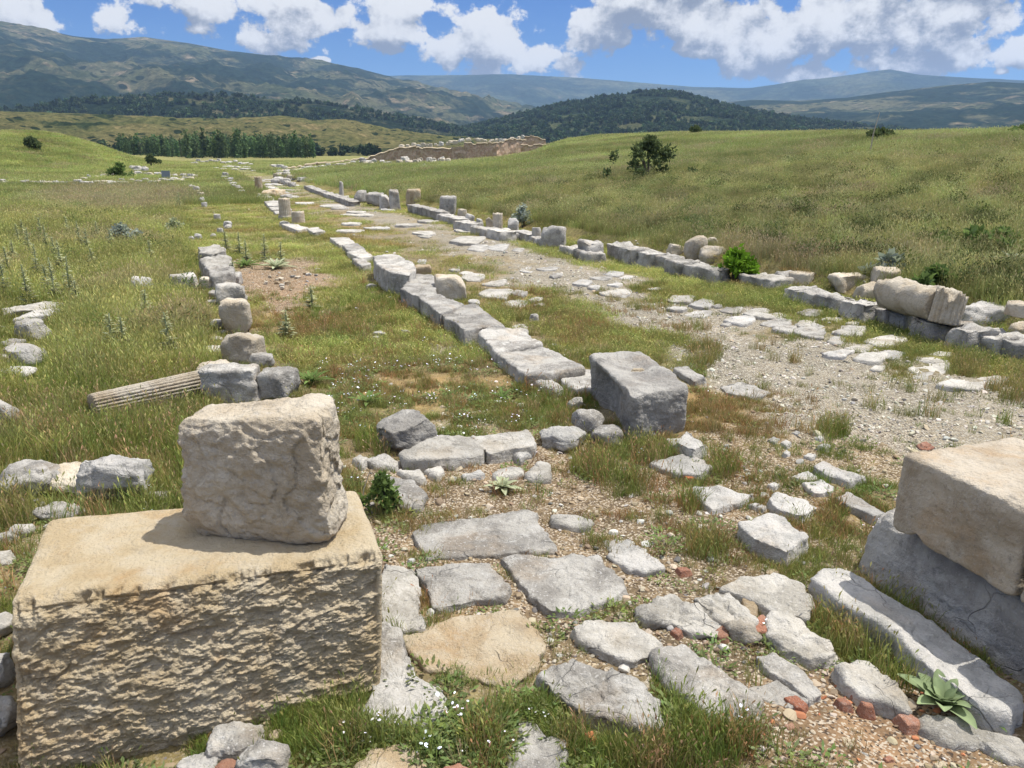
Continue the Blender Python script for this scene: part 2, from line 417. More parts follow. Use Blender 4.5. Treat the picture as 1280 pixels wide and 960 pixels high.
# ------------------------------------------------------------------ stone shapes
_grid = {}
def cube_grid(n):
    if n in _grid: return _grid[n]
    u = np.linspace(-1, 1, n + 1); pts, fs, k = [], [], 0
    A, B = np.meshgrid(u, u, indexing='ij')
    for ax in range(3):
        for sg in (-1, 1):
            P = np.zeros((n + 1, n + 1, 3)); P[..., ax] = sg; P[..., (ax + 1) % 3] = A; P[..., (ax + 2) % 3] = B
            pts.append(P.reshape(-1, 3))
            i = np.arange(n)[:, None] * (n + 1) + np.arange(n)[None, :]
            q4 = np.stack([i, i + n + 1, i + n + 2, i + 1], -1).reshape(-1, 4) + k
            if sg < 0: q4 = q4[:, ::-1]
            fs.append(q4); k += (n + 1) ** 2
    P = np.concatenate(pts); Q = np.concatenate(fs)
    key = np.round(P * 1e6).astype(np.int64)
    _, idx, inv = np.unique(key, axis=0, return_index=True, return_inverse=True)
    P = P[idx]; Q = np.asarray(inv).ravel()[Q]
    _grid[n] = (P, Q); return _grid[n]
def superq(P, p):
    d = P / np.max(np.abs(P), axis=1)[:, None]
    return d / (np.sum(np.abs(d) ** p, axis=1) ** (1 / p))[:, None]
def roughen(V, Q, big, small, size, seed, fine=None):
    N = smart_normals(V, Q)
    off = np.array([seed * 3.17, seed * 1.91, seed * 7.7]) % 199
    dsp = big * fbm(V * (1.7 / size) + off, 3) + small * fbm(V * (7.5 / size) + off * 1.3, 4, .6) + small * 1.1 * np.round(fbm(V * (3.5 / size) + off * 1.7, 4, .6) * 2.5) * .6
    return V + N * dsp[:, None]
def cut(V, rng, k, lo, hi, ext):
    for _ in range(k):
        nrm = rng.normal(size=3); nrm /= np.linalg.norm(nrm)
        d = np.max((V / ext) @ nrm) * rng.uniform(lo, hi)
        e = (V / ext) @ nrm - d
        V = np.where(e[:, None] > 0, V - (e[:, None] * nrm) * ext * .96, V)
    return V
def res_for(dist, size, cap=54):
    return int(np.clip(size / max(.0048 * dist, .010), 7, cap))
SEED = [1]
FOOT = []                                   # footprints, so that grass keeps off the stones
def nxt(): SEED[0] += 1; return SEED[0]

def boulder(name, mat, x0, x1, y0, y1, label=None, cat='stone', group=None, depth=.8, boxy=4, cuts=7, yaw=None, base=None, sink=.12, rough=1.0, seed=None, n=None, on=None):
    """a loose stone seen in the photo between x0..x1 and rows y0..y1; its foot stands on the terrain (or on height `on`)"""
    seed = seed or nxt(); rng = np.random.RandomState(seed)
    xc = (x0 + x1) / 2
    f0 = hit(xc, y1) if on is None else np.array([*G(xc, y1, on), on])
    dist = math.hypot(f0[0], f0[1])
    wid = (x1 - x0) / FPX * (dist * math.cos(PITCH) + (CAM_H - f0[2]) * math.sin(PITCH))
    dep = wid * depth
    u = np.array([f0[0], f0[1]]) / dist
    c = np.array([f0[0], f0[1]]) + u * dep * .5
    zb = f0[2]
    # the visible top is the back edge of the top face
    zt = z_at(c + u * dep * .25, y0)
    hgt = max(zt - zb, wid * .12)
    if yaw is None: yaw = rng.uniform(-.35, .35)
    n = n or res_for(dist, max(wid, hgt))
    P, Q = cube_grid(n)
    V = superq(P, boxy * (1.7 if boxy >= 5 else 1.15))
    ext = np.array([wid / 2, dep / 2, hgt * (1 + sink) / 2])
    # slight skew and taper
    V = V * ext
    V[:, :2] *= (1 - rng.uniform(.0, .16) * (V[:, 2:3] / ext[2] * .5 + .5))
    V[:, 0] += rng.uniform(-.10, .10) * V[:, 2]
    V = cut(V, rng, cuts + 3, .64, .95, ext)
    sz = (wid + dep + hgt) / 3
    V = roughen(V, Q, .05 * sz * rough, .022 * sz * rough, sz, seed)
    V[:, 2] += ext[2] - hgt * sink
    cs, sn = math.cos(yaw), math.sin(yaw)
    V = np.stack([V[:, 0] * cs - V[:, 1] * sn, V[:, 0] * sn + V[:, 1] * cs, V[:, 2]], 1)
    # fit the outline back to the photographed width
    V[:, 0] *= wid / max(np.ptp(V[:, 0]), 1e-6)
    ct = np.array([c[0], c[1], zb])
    o = mesh_obj(name, V, Q, M[mat], ct)
    tag(o, label, cat, group)
    if on is None:
        r = wid * .5
        FOOT.append((c[0] + r * .95 * np.cos(np.linspace(0, 6.28, 9)[:-1]), c[1] + dep * .48 * np.sin(np.linspace(0, 6.28, 9)[:-1])))
    return o

def block(name, mat, bot, top, label, cat='stone block', group=None, n=40, p=14, big=.012, small=.006, chisel=None, cuts=0, cut_lo=.9, seed=None, parent=None, foot=True, post=None):
    """a hewn block from its 8 corners: bot/top = [front left, front right, back right, back left] as xyz"""
    seed = seed or nxt(); rng = np.random.RandomState(seed)
    C = np.array(list(bot) + list(top), float)
    org = np.array([C[:4, 0].mean(), C[:4, 1].mean(), C[:4, 2].min()])
    C = C - org
    P, Q = cube_grid(n)
    V = superq(P, p)
    if cuts: V = cut(V, rng, cuts, cut_lo, .985, np.ones(3))
    a, b, c = [(V[:, i:i + 1] + 1) / 2 for i in range(3)]
    bl = (1 - b) * ((1 - a) * C[0] + a * C[1]) + b * ((1 - a) * C[3] + a * C[2])
    tp = (1 - b) * ((1 - a) * C[4] + a * C[5]) + b * ((1 - a) * C[7] + a * C[6])
    X = (1 - c) * bl + c * tp
    N = smart_normals(X, Q)
    if (N * (X - X.mean(0))).sum() < 0: Q = Q[:, ::-1]; N = -N
    sz = max(np.ptp(X[:, 0]), np.ptp(X[:, 2]))
    off = seed * 2.3
    d = big * fbm(X * 2.2 + off, 3) + small * fbm(X * 11 + off, 4, .6)
    if chisel is not None: d = d + chisel(X, N, V)
    X = X + N * d[:, None]
    if post is not None: X = post(X, V)
    o = mesh_obj(name, X, Q, M[mat], org, parent)
    if label: tag(o, label, cat, group)
    if foot: FOOT.append((C[:4, 0] + org[0], C[:4, 1] + org[1]))
    return o

def slab_shape(name, mat, poly, z0, z1, label, cat, group, edge=.014, big=.008, small=.005, flare=.02, tilt=(0, 0), seed=None, dist=None, jit=.03, foot=True):
    """a stone from the outline of its top face (world xy), from z0 up to z1"""
    seed = seed or nxt(); rng = np.random.RandomState(seed)
    poly = np.array(poly, float)
    area = .5 * np.sum(poly[:, 0] * np.roll(poly[:, 1], -1) - np.roll(poly[:, 0], -1) * poly[:, 1])
    if area < 0: poly = poly[::-1]
    cen = poly.mean(0)
    dist = dist or math.hypot(*cen)
    ds = max(.011, .0052 * dist)
    L = np.roll(poly, -1, 0) - poly; ln = np.linalg.norm(L, axis=1); per = ln.sum()
    n = int(np.clip(per / ds, 26, 190))
    pos = np.arange(n) * per / n; cum = np.concatenate([[0], np.cumsum(ln)])
    k = np.clip(np.searchsorted(cum, pos, side='right') - 1, 0, len(poly) - 1)
    O = poly[k] + L[k] * ((pos - cum[k]) / ln[k])[:, None]
    size = math.sqrt(abs(area)) + 1e-6
    Rv = O - cen; R = np.linalg.norm(Rv, axis=1)[:, None]; Ud = Rv / (R + 1e-9)
    jn = fbm(np.c_[O * (3.2 / size), np.full(n, seed * 1.7)], 5, .68)
    O = O + Ud * (jn * jit * size)[:, None]
    R = np.linalg.norm(O - cen, axis=1)[:, None]
    big *= min(1, size / .35); small *= min(1, size / .25)
    h = z1 - z0; edge = min(edge, .4 * h, .25 * size)
    rings = []
    ns = int(np.clip(h / ds, 2, 30))
    for i in range(ns + 1):
        f = i / ns
        rings.append((-flare * (1 - f), z0 + (h - edge) * f))
    for i in range(1, 4):
        a_ = i / 3 * math.pi / 2
        rings.append((edge * (1 - math.cos(a_)), z1 - edge + edge * math.sin(a_)))
    V = [np.c_[O - Ud * a_, np.full(n, zz)] for a_, zz in rings]
    base = O - Ud * edge
    nt = int(np.clip(size * .5 / ds, 3, 40))
    for i in range(1, nt):
        f = 1 - (i / nt)
        V.append(np.c_[cen + (base - cen) * f, np.full(n, z1)])
    V = np.concatenate(V + [np.array([[*cen, z1]])] + [np.array([[*cen, z0]])])
    m = len(rings) + nt - 1
    i = np.arange(n); j = (i + 1) % n
    Fc = []
    for r in range(m - 1):
        Fc.append(np.stack([r * n + i, r * n + j, (r + 1) * n + j, (r + 1) * n + i], 1))
    quads = np.concatenate(Fc).tolist()
    tris = [[(m - 1) * n + a_, (m - 1) * n + b_, m * n] for a_, b_ in zip(i, j)] + [[b_, a_, m * n + 1] for a_, b_ in zip(i, j)]
    faces = quads + tris
    org = np.array([*cen, z0]); V = V - org
    N = smart_normals(V, faces)
    off = np.array([seed * 3.1, seed * 1.3, seed * 5.5]) % 201
    Wd = V + org
    d = big * fbm(Wd * 2.6 + off, 3) + small * fbm(Wd * 13 + off, 4, .6)
    lay = small * 1.6 * np.round(fbm(Wd * np.array([2.2, 2.2, 4]) + off, 4, .6) * 2.6)      # broken bedding steps
    d = d + small * 1.2 * (1 - 2 * np.abs(fbm(Wd * 5.5 + off * 2, 4, .6)))
    V = V + N * (d + lay)[:, None]
    f = np.clip(V[:, 2] / max(h, 1e-6), 0, 1)
    V[:, 2] += f * (tilt[0] * V[:, 0] + tilt[1] * V[:, 1])
    o = mesh_obj(name, V, faces, M[mat], org)
    tag(o, label, cat, group)
    if foot: FOOT.append((poly[:, 0], poly[:, 1]))
    return o
def pts(s): return [tuple(float(v) for v in a.split(',')) for a in s.split()]
def slab(name, mat, h, px, label=None, cat='paving slab', group=None, deep=.12, **k):
    px = pts(px) if isinstance(px, str) else px
    mx = sum(a for a, _ in px) / len(px); my = sum(b for _, b in px) / len(px)
    zc = hit(mx, my, h)[2] - h
    poly = [G(a, b, zc + h * (.55 if k.get('edge', .02) >= .04 else 1)) for a, b in px]
    return slab_shape(name, mat, poly, zc - deep, zc + h, label, cat, group, **k)
def kerb(mat, a, b, h, label, depth=.45, group='kerb blocks along the far side of the street', name='kerb_stone', cat='kerb stone', **k):
    """a squared stone from the ends of its upper front edge; it stands on the ground and reaches back"""
    h *= np.random.RandomState(int(a[0])).uniform(.68, .98)
    zg = hit((a[0] + b[0]) / 2, (a[1] + b[1]) / 2, h)[2] - h
    A, B = G(*a, zg + h), G(*b, zg + h)
    u = (B - A) / np.linalg.norm(B - A); nn = np.array([-u[1], u[0]])
    if nn @ SN < 0 and k.pop('right', True): nn = -nn
    g_ = u * .012
    return slab_shape(name, mat, [A + g_, B - g_, B - g_ + nn * depth, A + g_ + nn * depth], zg - .15, zg + h, label, cat, group, jit=.03, flare=.01, edge=.02, big=.016, small=.012, **k)
def column(name, mat, A, B, r0, r1, flutes, label, cat, group=None, nl=26, amp=.045, broken=.12, parent=None, seed=None, cap=True, chip=.02, foot=False, flat=None):
    """a column shaft from A to B, fluted when flutes > 0, with a broken upper end"""
    seed = seed or nxt()
    A = np.array(A, float); B = np.array(B, float); ax = B - A; L = np.linalg.norm(ax); ax /= L
    e1 = np.cross(ax, [0, 0, 1.]);
    if np.linalg.norm(e1) < .1: e1 = np.cross(ax, [0, 1., 0])
    e1 /= np.linalg.norm(e1); e2 = np.cross(ax, e1)
    na = max(24, flutes * 6) if flutes else 28
    th = np.arange(na) * 2 * math.pi / na
    V, Fc = [], []
    for i in range(nl + 1):
        f = i / nl; r = r0 + (r1 - r0) * f
        rr = r * (1 - amp * (1 - np.abs(np.sin(th * flutes / 2)) ** .6) * 1.0) if flutes else np.full(na, r)
        P = A + ax * (L * f) + (np.cos(th) * rr)[:, None] * e1 + (np.sin(th) * rr)[:, None] * e2
        bn = fbm(np.c_[np.cos(th) * 1.6, np.sin(th) * 1.6, np.full(na, seed * 1.1)], 3)
        if f > .75: P = P + ax * (bn * broken * L * (f - .75) * 4)[:, None]
        V.append(P)
    V = np.concatenate(V)
    a0, b0 = len(V), len(V) + 1
    V = np.concatenate([V, [A], [A + ax * L * .98]])
    i = np.arange(na); j = (i + 1) % na
    Q = np.concatenate([np.stack([k * na + i, k * na + j, (k + 1) * na + j, (k + 1) * na + i], 1) for k in range(nl)]).tolist()
    Q += [[y, x, a0] for x, y in zip(i, j)] + [[nl * na + x, nl * na + y, b0] for x, y in zip(i, j)]
    org = A.copy(); org[2] = min(A[2], B[2])
    V = V - org
    N = smart_normals(V, Q)
    V = V + N * (chip * r0 * 2 * np.minimum(fbm(V * (1.2 / r0) + seed, 4, .6) + .2, .0))[:, None] * 2
    if flat is not None:                       # split along its length
        zf = flat(V); V[:, 2] = np.minimum(V[:, 2], zf)
    o = mesh_obj(name, V, Q, M[mat], org, parent)
    if label: tag(o, label, cat, group)
    return o
# ------------------------------------------------------------------ ground cover zones (soil, gravel, dry turf, green turf)
def to_photo(x, y):
    c, s_ = math.cos(PITCH), math.sin(PITCH)
    dz = -CAM_H
    dep = y * c - dz * s_; up = y * s_ + dz * c
    dep = np.maximum(dep, .05)
    return 640 + FPX * x / dep, 480 - FPX * up / dep
# kind, centre, half sizes on the photo's ground, weight
ZONES = [('soil', 760, 690, 330, 150, 1.3), ('soil', 560, 640, 200, 90, 1.1), ('soil', 1080, 900, 190, 100, 1.6), ('soil', 900, 830, 150, 60, 1.1),
         ('soil', 1010, 560, 150, 50, .9), ('soil', 350, 350, 70, 34, 1.5), ('soil', 60, 640, 130, 60, .8), ('soil', 640, 600, 190, 50, .8),
         ('gravel', 1150, 515, 200, 46, 1.5), ('gravel', 1000, 455, 150, 38, 1.4), ('gravel', 850, 398, 125, 22, 1.3), ('gravel', 720, 348, 105, 18, 1.3), ('gravel', 1240, 560, 120, 50, 1.2),
         ('gravel', 630, 310, 90, 14, 1.1), ('gravel', 500, 275, 60, 8, .5), ('gravel', 300, 208, 50, 6, 1.0), ('gravel', 350, 235, 30, 8, 1.0),
         ('gravel', 650, 520, 120, 30, .35), ('gravel', 500, 440, 90, 20, .4),
         ('dry', 915, 510, 125, 42, 1.6), ('dry', 790, 408, 110, 30, 1.6), ('dry', 450, 425, 130, 40, 1.0), ('dry', 560, 480, 170, 40, .7), ('dry', 640, 650, 320, 130, .55), ('dry', 900, 640, 180, 60, .6),
         ('dry', 640, 380, 60, 18, .9), ('dry', 240, 350, 60, 30, .5), ('dry', 600, 285, 120, 12, .7), ('dry', 130, 560, 150, 40, .4), ('dry', 420, 250, 60, 10, .6), ('dry', 1100, 640, 90, 40, .6),
         ('green', 640, 920, 330, 70, 1.4), ('green', 1080, 800, 90, 90, 1.5), ('green', 1180, 440, 170, 26, 1.3), ('green', 1080, 425, 110, 14, .9), ('green', 1110, 470, 60, 10, .8), ('green', 1180, 525, 50, 9, .7), ('dry', 850, 375, 70, 14, .8), ('green', 760, 335, 100, 12, 1.0), ('green', 900, 375, 130, 22, 1.0), ('green', 780, 590, 90, 34, 1.0), ('green', 690, 500, 60, 40, .8),
         ('green', 470, 400, 110, 40, .7), ('green', 420, 320, 90, 30, 1.2), ('green', 540, 520, 140, 50, .6), ('green', 850, 440, 70, 18, .7), ('green', 480, 630, 60, 30, .8), ('green', 980, 690, 60, 30, .8), ('green', 250, 890, 200, 80, .7),
         ('green', 620, 400, 40, 20, 1.0), ('green', 30, 560, 120, 40, .8), ('green', 1000, 600, 200, 50, .35)]
def zone_fields(x, y):
    x = np.asarray(x, float); y = np.asarray(y, float)
    s, t = st(x, y); tb = t - kerb_t(s); r = np.hypot(x, y)
    px, py = to_photo(x, y)
    wob = np.minimum(1.0, 3.0 / np.maximum(r, 1)) ** .5
    px = px + 60 * wob * n2(x, y, .9 + 0 * 1, 3, 1.1); py = py + 34 * wob * n2(x, y, .9, 3, 5.1)
    Z = {k: np.zeros_like(x) for k in ('soil', 'gravel', 'dry', 'green')}
    ok = (y > .4)
    for k, cx, cy, rx, ry, wt_ in ZONES:
        e = 1 - np.hypot((px - cx) / rx, (py - cy) / ry)
        Z[k] += np.where(ok, wt_ * sstep(e, -.12, .45), 0)
    n = n2(x, y, 1.6, 4, 2.2); n_ = n2(x, y, .45, 3, 6.2)
    street = sstep(t, 3.6, 4.2) * sstep(-tb, 0, .5)
    far = sstep(s, 14, 24)
    Z['gravel'] += street * far * .42 * sstep(n, -.1, .5)
    Z['dry'] += street * far * .6 * sstep(-n, -.3, .4)
    Z['green'] += street * (.25 + .5 * sstep(n2(x, y, 2.4, 3, 12.), -.1, .5))
    hill = sstep(tb, .3, .9)
    mead = sstep(-(t - .2 + .03 * (s - 8)), 0, .6) * sstep(s, 4.4, 6.5)
    port = (1 - street) * (1 - hill) * (1 - mead)
    Z['green'] += port * (.30 + .35 * sstep(n, -.1, .5)) + port * far * .8
    Z['dry'] += port * .55 * sstep(n_, -.3, .4)
    Z['hill'] = hill; Z['mead'] = mead
    tr = np.interp(s, [3, 6, 9, 14, 20, 30, 60], [6.2, 6.3, 6.45, 6.7, 7.0, 6.7, 5.4])
    strip_ = np.exp(-((t - tr - .4 * n) / .95) ** 4) * sstep(s, 2.5, 4.5)
    Z['gravel'] += 1.15 * strip_ * (.22 + .78 * sstep(n_ + .7 * n, -.3, .35)); Z['green'] *= 1 - .6 * strip_ * sstep(n_ + .5 * n, -.5, .2); Z['dry'] *= 1 - .45 * strip_
    verge = sstep(tb, -2.3, -1.2) * (1 - hill) * sstep(t, 4, 5)
    Z['green'] += verge * .9; Z['gravel'] *= 1 - .8 * verge
    for k in ('soil', 'gravel'): Z[k] *= (1 - hill)
    Z['n'] = n; Z['n_'] = n_
    Z['s'], Z['t'], Z['tb'], Z['r'] = s, t, tb, r
    return Z
def soil_colour(Z):
    C = np.tile(np.array([.19, .15, .095]), (Z['n'].size, 1))
    def lay(w, c):
        nonlocal C
        w = np.clip(w, 0, 1)[:, None]; C = C * (1 - w) + np.array(c) * w
    lay(.6 * Z['green'], (.165, .16, .065)); lay(.75 * Z['dry'], (.24, .17, .08))
    lay(Z['soil'] * .8, (.20, .15, .098)); lay(Z['gravel'], (.285, .255, .2))
    red = sstep(1 - np.hypot((Z['px'] - 1090) / 220, (Z['py'] - 910) / 90), -.1, .5) + sstep(1 - np.hypot((Z['px'] - 350) / 70, (Z['py'] - 352) / 36), -.1, .5)
    lay(red * .7, (.24, .155, .095))
    lay(Z['mead'], (.19, .19, .07)); lay(Z['hill'], (.17, .165, .07))
    far = sstep(Z['r'], 60, 110)
    lay(far * .8, (.20, .20, .085))
    return C

# ------------------------------------------------------------------ ground sheet and the street bed cut out of it
def axis(lo, hi, step, out_lo, out_hi, ratio):
    a = list(np.arange(lo, hi + 1e-6, step))
    d_ = step
    while a[-1] < out_hi: d_ *= ratio; a.append(a[-1] + d_)
    b, d_ = [lo], step
    while b[-1] > out_lo: d_ *= ratio; b.append(b[-1] - d_)
    return np.array(b[:0:-1] + a)
GX = axis(-6, 8, .065, -3000, 3000, 1.05)
GY = axis(1.0, 15, .065, -300, 3000, 1.05)
XX, YY = np.meshgrid(GX, GY)
X_, Y_ = XX.ravel(), YY.ravel()
ZZ = hz(X_, Y_)
Zf = zone_fields(X_, Y_); Zf['px'], Zf['py'] = to_photo(X_, Y_)
soil = soil_colour(Zf)
rr = np.hypot(X_, Y_)
ZZ = ZZ + (.022 * n2(X_, Y_, .28, 4, 4.4) + .03 * n2(X_, Y_, .9, 2, 14.4)) * (1 - sstep(rr, 8, 20))
ZZ = ZZ - 4.0 * sstep(rr, 900, 2500)
V = np.c_[X_, Y_, ZZ]
nx = len(GX)
i = np.arange(len(GY) - 1)[:, None] * nx + np.arange(nx - 1)[None, :]
Q = np.stack([i, i + 1, i + nx + 1, i + nx], -1).reshape(-1, 4)
qc = V[Q].mean(1)
qs, qt = st(qc[:, 0], qc[:, 1])
is_road = (qt > 3.75) & (qt < kerb_t(qs) + .05) & (qs > 2.2) & (qs < 260) | (qt > 6.0) & (qt < kerb_t(qs)) & (qs > -20) & (qs <= 2.2)
def sheet(name, Qs):
    u, inv = np.unique(Qs, return_inverse=True)
    o = mesh_obj(name, V[u], inv.reshape(-1, 4), M['ground'])
    add_attr(o.data, 'soil', soil[u])
    bare = np.clip(Zf['soil'] + .25, 0, 1) * (1 - Zf['hill']) * (1 - Zf['mead'])
    add_attr(o.data, 'zone', np.c_[np.clip(Zf['gravel'], 0, 1), np.clip(bare, 0, 1), Zf['hill']][u])
    tag(o, kind='structure'); return o
sheet('ground', Q[~is_road]); sheet('road', Q[is_road])

# ------------------------------------------------------------------ far hills and mountains, each at its own distance
def hill(name, prof, R, rin, mat, amp=.12, scale=300, seed=1.0, back=1.5, na=340, nr=70, rfine=.55, zbase=-3.0, power=1.2, sil=.25):
    prof = np.array(prof, float)
    ae = np.array([px_azel(a, b) for a, b in prof])
    A = np.linspace(ae[0, 0], ae[-1, 0], na)
    E = np.interp(A, ae[:, 0], np.tan(ae[:, 1]))
    Hh = CAM_H + R * E
    rs = np.concatenate([np.linspace(rin, R, int(nr * .75)), np.linspace(R, R * back, int(nr * .25) + 1)[1:]])
    Ag, Rg = np.meshgrid(A, rs); Hg = np.tile(Hh, (len(rs), 1))
    x, y = Rg * np.sin(Ag), Rg * np.cos(Ag)
    u = np.clip((Rg - rin) / (R - rin), 0, 1); w_ = np.clip((Rg - R) / (R * back - R), 0, 1)
    s_ = u ** power * (1 - w_ ** 1.5)
    P3 = np.stack([x.ravel() / scale, y.ravel() / scale, np.full(x.size, seed)], 1)
    rdg = (ridged(P3, 5) / 1.9).reshape(x.shape)
    rdg = rdg + rfine * (ridged(P3 * 4.1 + 5, 4) / 1.9).reshape(x.shape)
    win = np.sin(np.clip(u, 0, 1) * math.pi) ** .7 * (1 - sil) + sil * np.where(w_ > 0, 1 - w_, u)
    z = zbase + (Hg - zbase) * s_ + Hg.max() * amp * (rdg - .55) * win
    Vh = np.c_[x.ravel(), y.ravel(), z.ravel()]
    i = np.arange(len(rs) - 1)[:, None] * na + np.arange(na - 1)[None, :]
    Qh = np.stack([i, i + 1, i + na + 1, i + na], -1).reshape(-1, 4)
    o = mesh_obj(name, Vh, Qh, mat); tag(o, kind='structure')
    return A, rs, z.reshape(x.shape)
OLIVE, OLIVE2, BARE, FOREST = (.105, .115, .048), (.15, .145, .07), (.24, .19, .115), (.025, .042, .026)
mh1 = hill_mat('far_range', (.075, .105, .062), (.12, .135, .08), (.036, .062, .042), (.19, .165, .115), .0014, .45, .55, .5)
mh2 = hill_mat('big_mountain', (.082, .105, .056), (.15, .15, .085), (.024, .044, .028), (.34, .27, .18), .0026, .44, .53, .9, dots=.03, bare_lo=.52)
mh3 = hill_mat('dark_hill', (.08, .10, .05), (.11, .118, .06), (.03, .048, .028), (.13, .115, .07), .006, .40, .55, 2.0)
mh4 = hill_mat('wooded_slope', (.09, .105, .052), (.14, .135, .07), (.022, .037, .023), (.19, .16, .10), .004, .42, .52, 1.5, dots=.07)
mh5 = hill_mat('low_gullied_hills', (.125, .135, .052), (.20, .18, .08), (.04, .06, .028), (.30, .235, .12), .009, .56, .64, 3.0, dots=.10)
hill('mountains', [(-500, 70), (300, 75), (430, 92), (490, 95), (560, 94), (640, 93), (735, 98), (800, 103), (870, 109), (940, 111), (1000, 101), (1050, 96), (1080, 91), (1112, 87), (1150, 94), (1220, 98), (1280, 101), (1500, 110), (1900, 120)],
     6500, 3800, mh1, .16, 1500, 3.0, na=420, sil=.06)
hill('mountains', [(-600, 10), (-300, 14), (-60, 20), (0, 27), (40, 33), (90, 45), (130, 50), (180, 46), (240, 55), (290, 64), (340, 70), (400, 77), (450, 86), (500, 99), (560, 113), (640, 131), (720, 145), (800, 160), (900, 176)],
     3800, 1300, mh2, .17, 700, 5.5, na=420, nr=110, sil=.04, power=1.25)
hill('mountains', [(740, 170), (820, 140), (880, 131), (940, 125), (1000, 126), (1060, 122), (1110, 115), (1180, 107), (1240, 102), (1280, 104), (1400, 100), (1700, 90)],
     3300, 1500, mh2, .13, 600, 8.5, na=300, sil=.05)
HA, HR, HZ_ = hill('hills', [(500, 176), (560, 167), (600, 157), (650, 144), (700, 131), (760, 121), (800, 116), (826, 114), (850, 117), (900, 130), (940, 139), (990, 148), (1060, 157), (1130, 164), (1200, 172)],
     1500, 900, mh3, .10, 260, 2.5, sil=.04, power=1.0)
SA, SR, SZ = hill('hills', [(-300, 132), (-60, 140), (30, 136), (80, 127), (140, 121), (230, 118), (300, 121), (380, 128), (450, 138), (520, 150), (600, 168), (680, 178)],
     1350, 900, mh4, .10, 240, 6.5, sil=.10, power=1.0)
hill('hills', [(-300, 130), (0, 138), (60, 141), (120, 144), (200, 147), (260, 150), (310, 147), (350, 146), (400, 152), (430, 150), (470, 158), (520, 166), (570, 173), (640, 179), (720, 184)],
     800, 520, mh5, .24, 95, 4.5, na=420, nr=90, sil=.22, power=.9, zbase=-1)

# the air between: far slopes fade to blue
def _bounds():
    lo, hi = np.full(3, 1e9), np.full(3, -1e9)
    for o_ in COL.objects:
        if o_.type == 'MESH':
            c = np.array([v[:] for v in o_.bound_box]) + np.array(o_.location); lo = np.minimum(lo, c.min(0)); hi = np.maximum(hi, c.max(0))
    return lo, hi
_lo, _hi = _bounds()
_lo = _lo - np.array([60, 60, 1]); _hi = _hi + np.array([60, 60, 6])
_hv, _hf = cube_grid(1)
haze = mesh_obj('haze', _hv * (_hi - _lo) / 2 + (_hi + _lo) / 2, _hf, None, smooth=False)
mm, t, o = new_mat('haze_air')
pv = t.n('ShaderNodeVolumePrincipled')
pv.inputs['Color'].default_value = (.42, .64, 1, 1); pv.inputs['Density'].default_value = .00009
pv.inputs['Anisotropy'].default_value = .1
t.set(o.inputs['Volume'], pv.outputs[0]); haze.data.materials.append(mm)
tag(haze, kind='stuff')
# ------------------------------------------------------------------ THE BIG STONES
zt = .65
def chis(X, N, V):
    """pick marks: short ridges across the front, coarse in the middle"""
    fr = np.clip(-N[:, 1] * 1.4 - .2, 0, 1) * (1 - np.clip((N[:, 2] - .3) * 3, 0, 1))
    a = X[:, 0] + .03 * fbm(X * 5 + 3, 2); c_ = X[:, 2] - .10 * X[:, 0] + .025 * fbm(X * 4 + 9, 2)
    f1 = fbm(np.c_[a * 17, X[:, 1] * 3, c_ * 25], 4, .62); f2 = fbm(np.c_[a * 44, X[:, 1] * 6, c_ * 62], 2, .6)
    mid = .55 + .45 * sstep(c_, .05, .3)
    scoop = -.035 * np.exp(-((c_ - .60) / .05) ** 2) * (fbm(np.c_[a * 4, X[:, 1], c_ * 6], 2) > -.1)
    return fr * (.0085 * f1 * mid - .005 * np.abs(f2) * 1.4 + .003 * np.round(f1 * 2.2) + .014 * fbm(X * 4.5, 3) + .004 + scoop * .4 - .02)
def big_post(X, V):
    # worn and chipped upper arris
    ar = np.exp(-((1 - V[:, 2]) ** 2 + (1 + V[:, 1]) ** 2) / .012)
    cn = np.clip(fbm(np.c_[X[:, 0] * 9, X[:, 1] * 2, X[:, 2] * 2], 4, .65) + .1, 0, 1)
    X[:, 1] += ar * (.012 + .06 * cn); X[:, 2] -= ar * (.010 + .045 * cn)
    X[:, 2] += .006 * fbm(X * np.array([3, 3, 0]) + 8, 3) * sstep(V[:, 2], .9, 1)
    # under side chamfers away at the right, front leans out a little at the foot
    lo = np.clip(1 - (X[:, 2] + .0) / .22, 0, 1)
    X[:, 1] += lo ** 1.3 * (.10 + .22 * sstep(V[:, 0], .2, 1.0)) * np.clip(-V[:, 1], 0, 1)
    return X
fl, fr_, br_, bl_ = G(9, 759, zt), G(480, 693, zt), G(447, 610, zt), G(58, 648, zt)
block('stone_block', 'ochre',
      [(*(fl + [-.0, -.20]), -.20), (*(fr_ + [-.02, -.13]), .02), (*br_, .02), (*bl_, -.12)],
      [(*fl, zt), (*fr_, zt), (*br_, zt), (*bl_, zt)],
      'huge ochre block with pick-marked front carrying a smaller squarish boulder', n=230, p=34, big=.008, small=.003, chisel=chis, post=big_post)
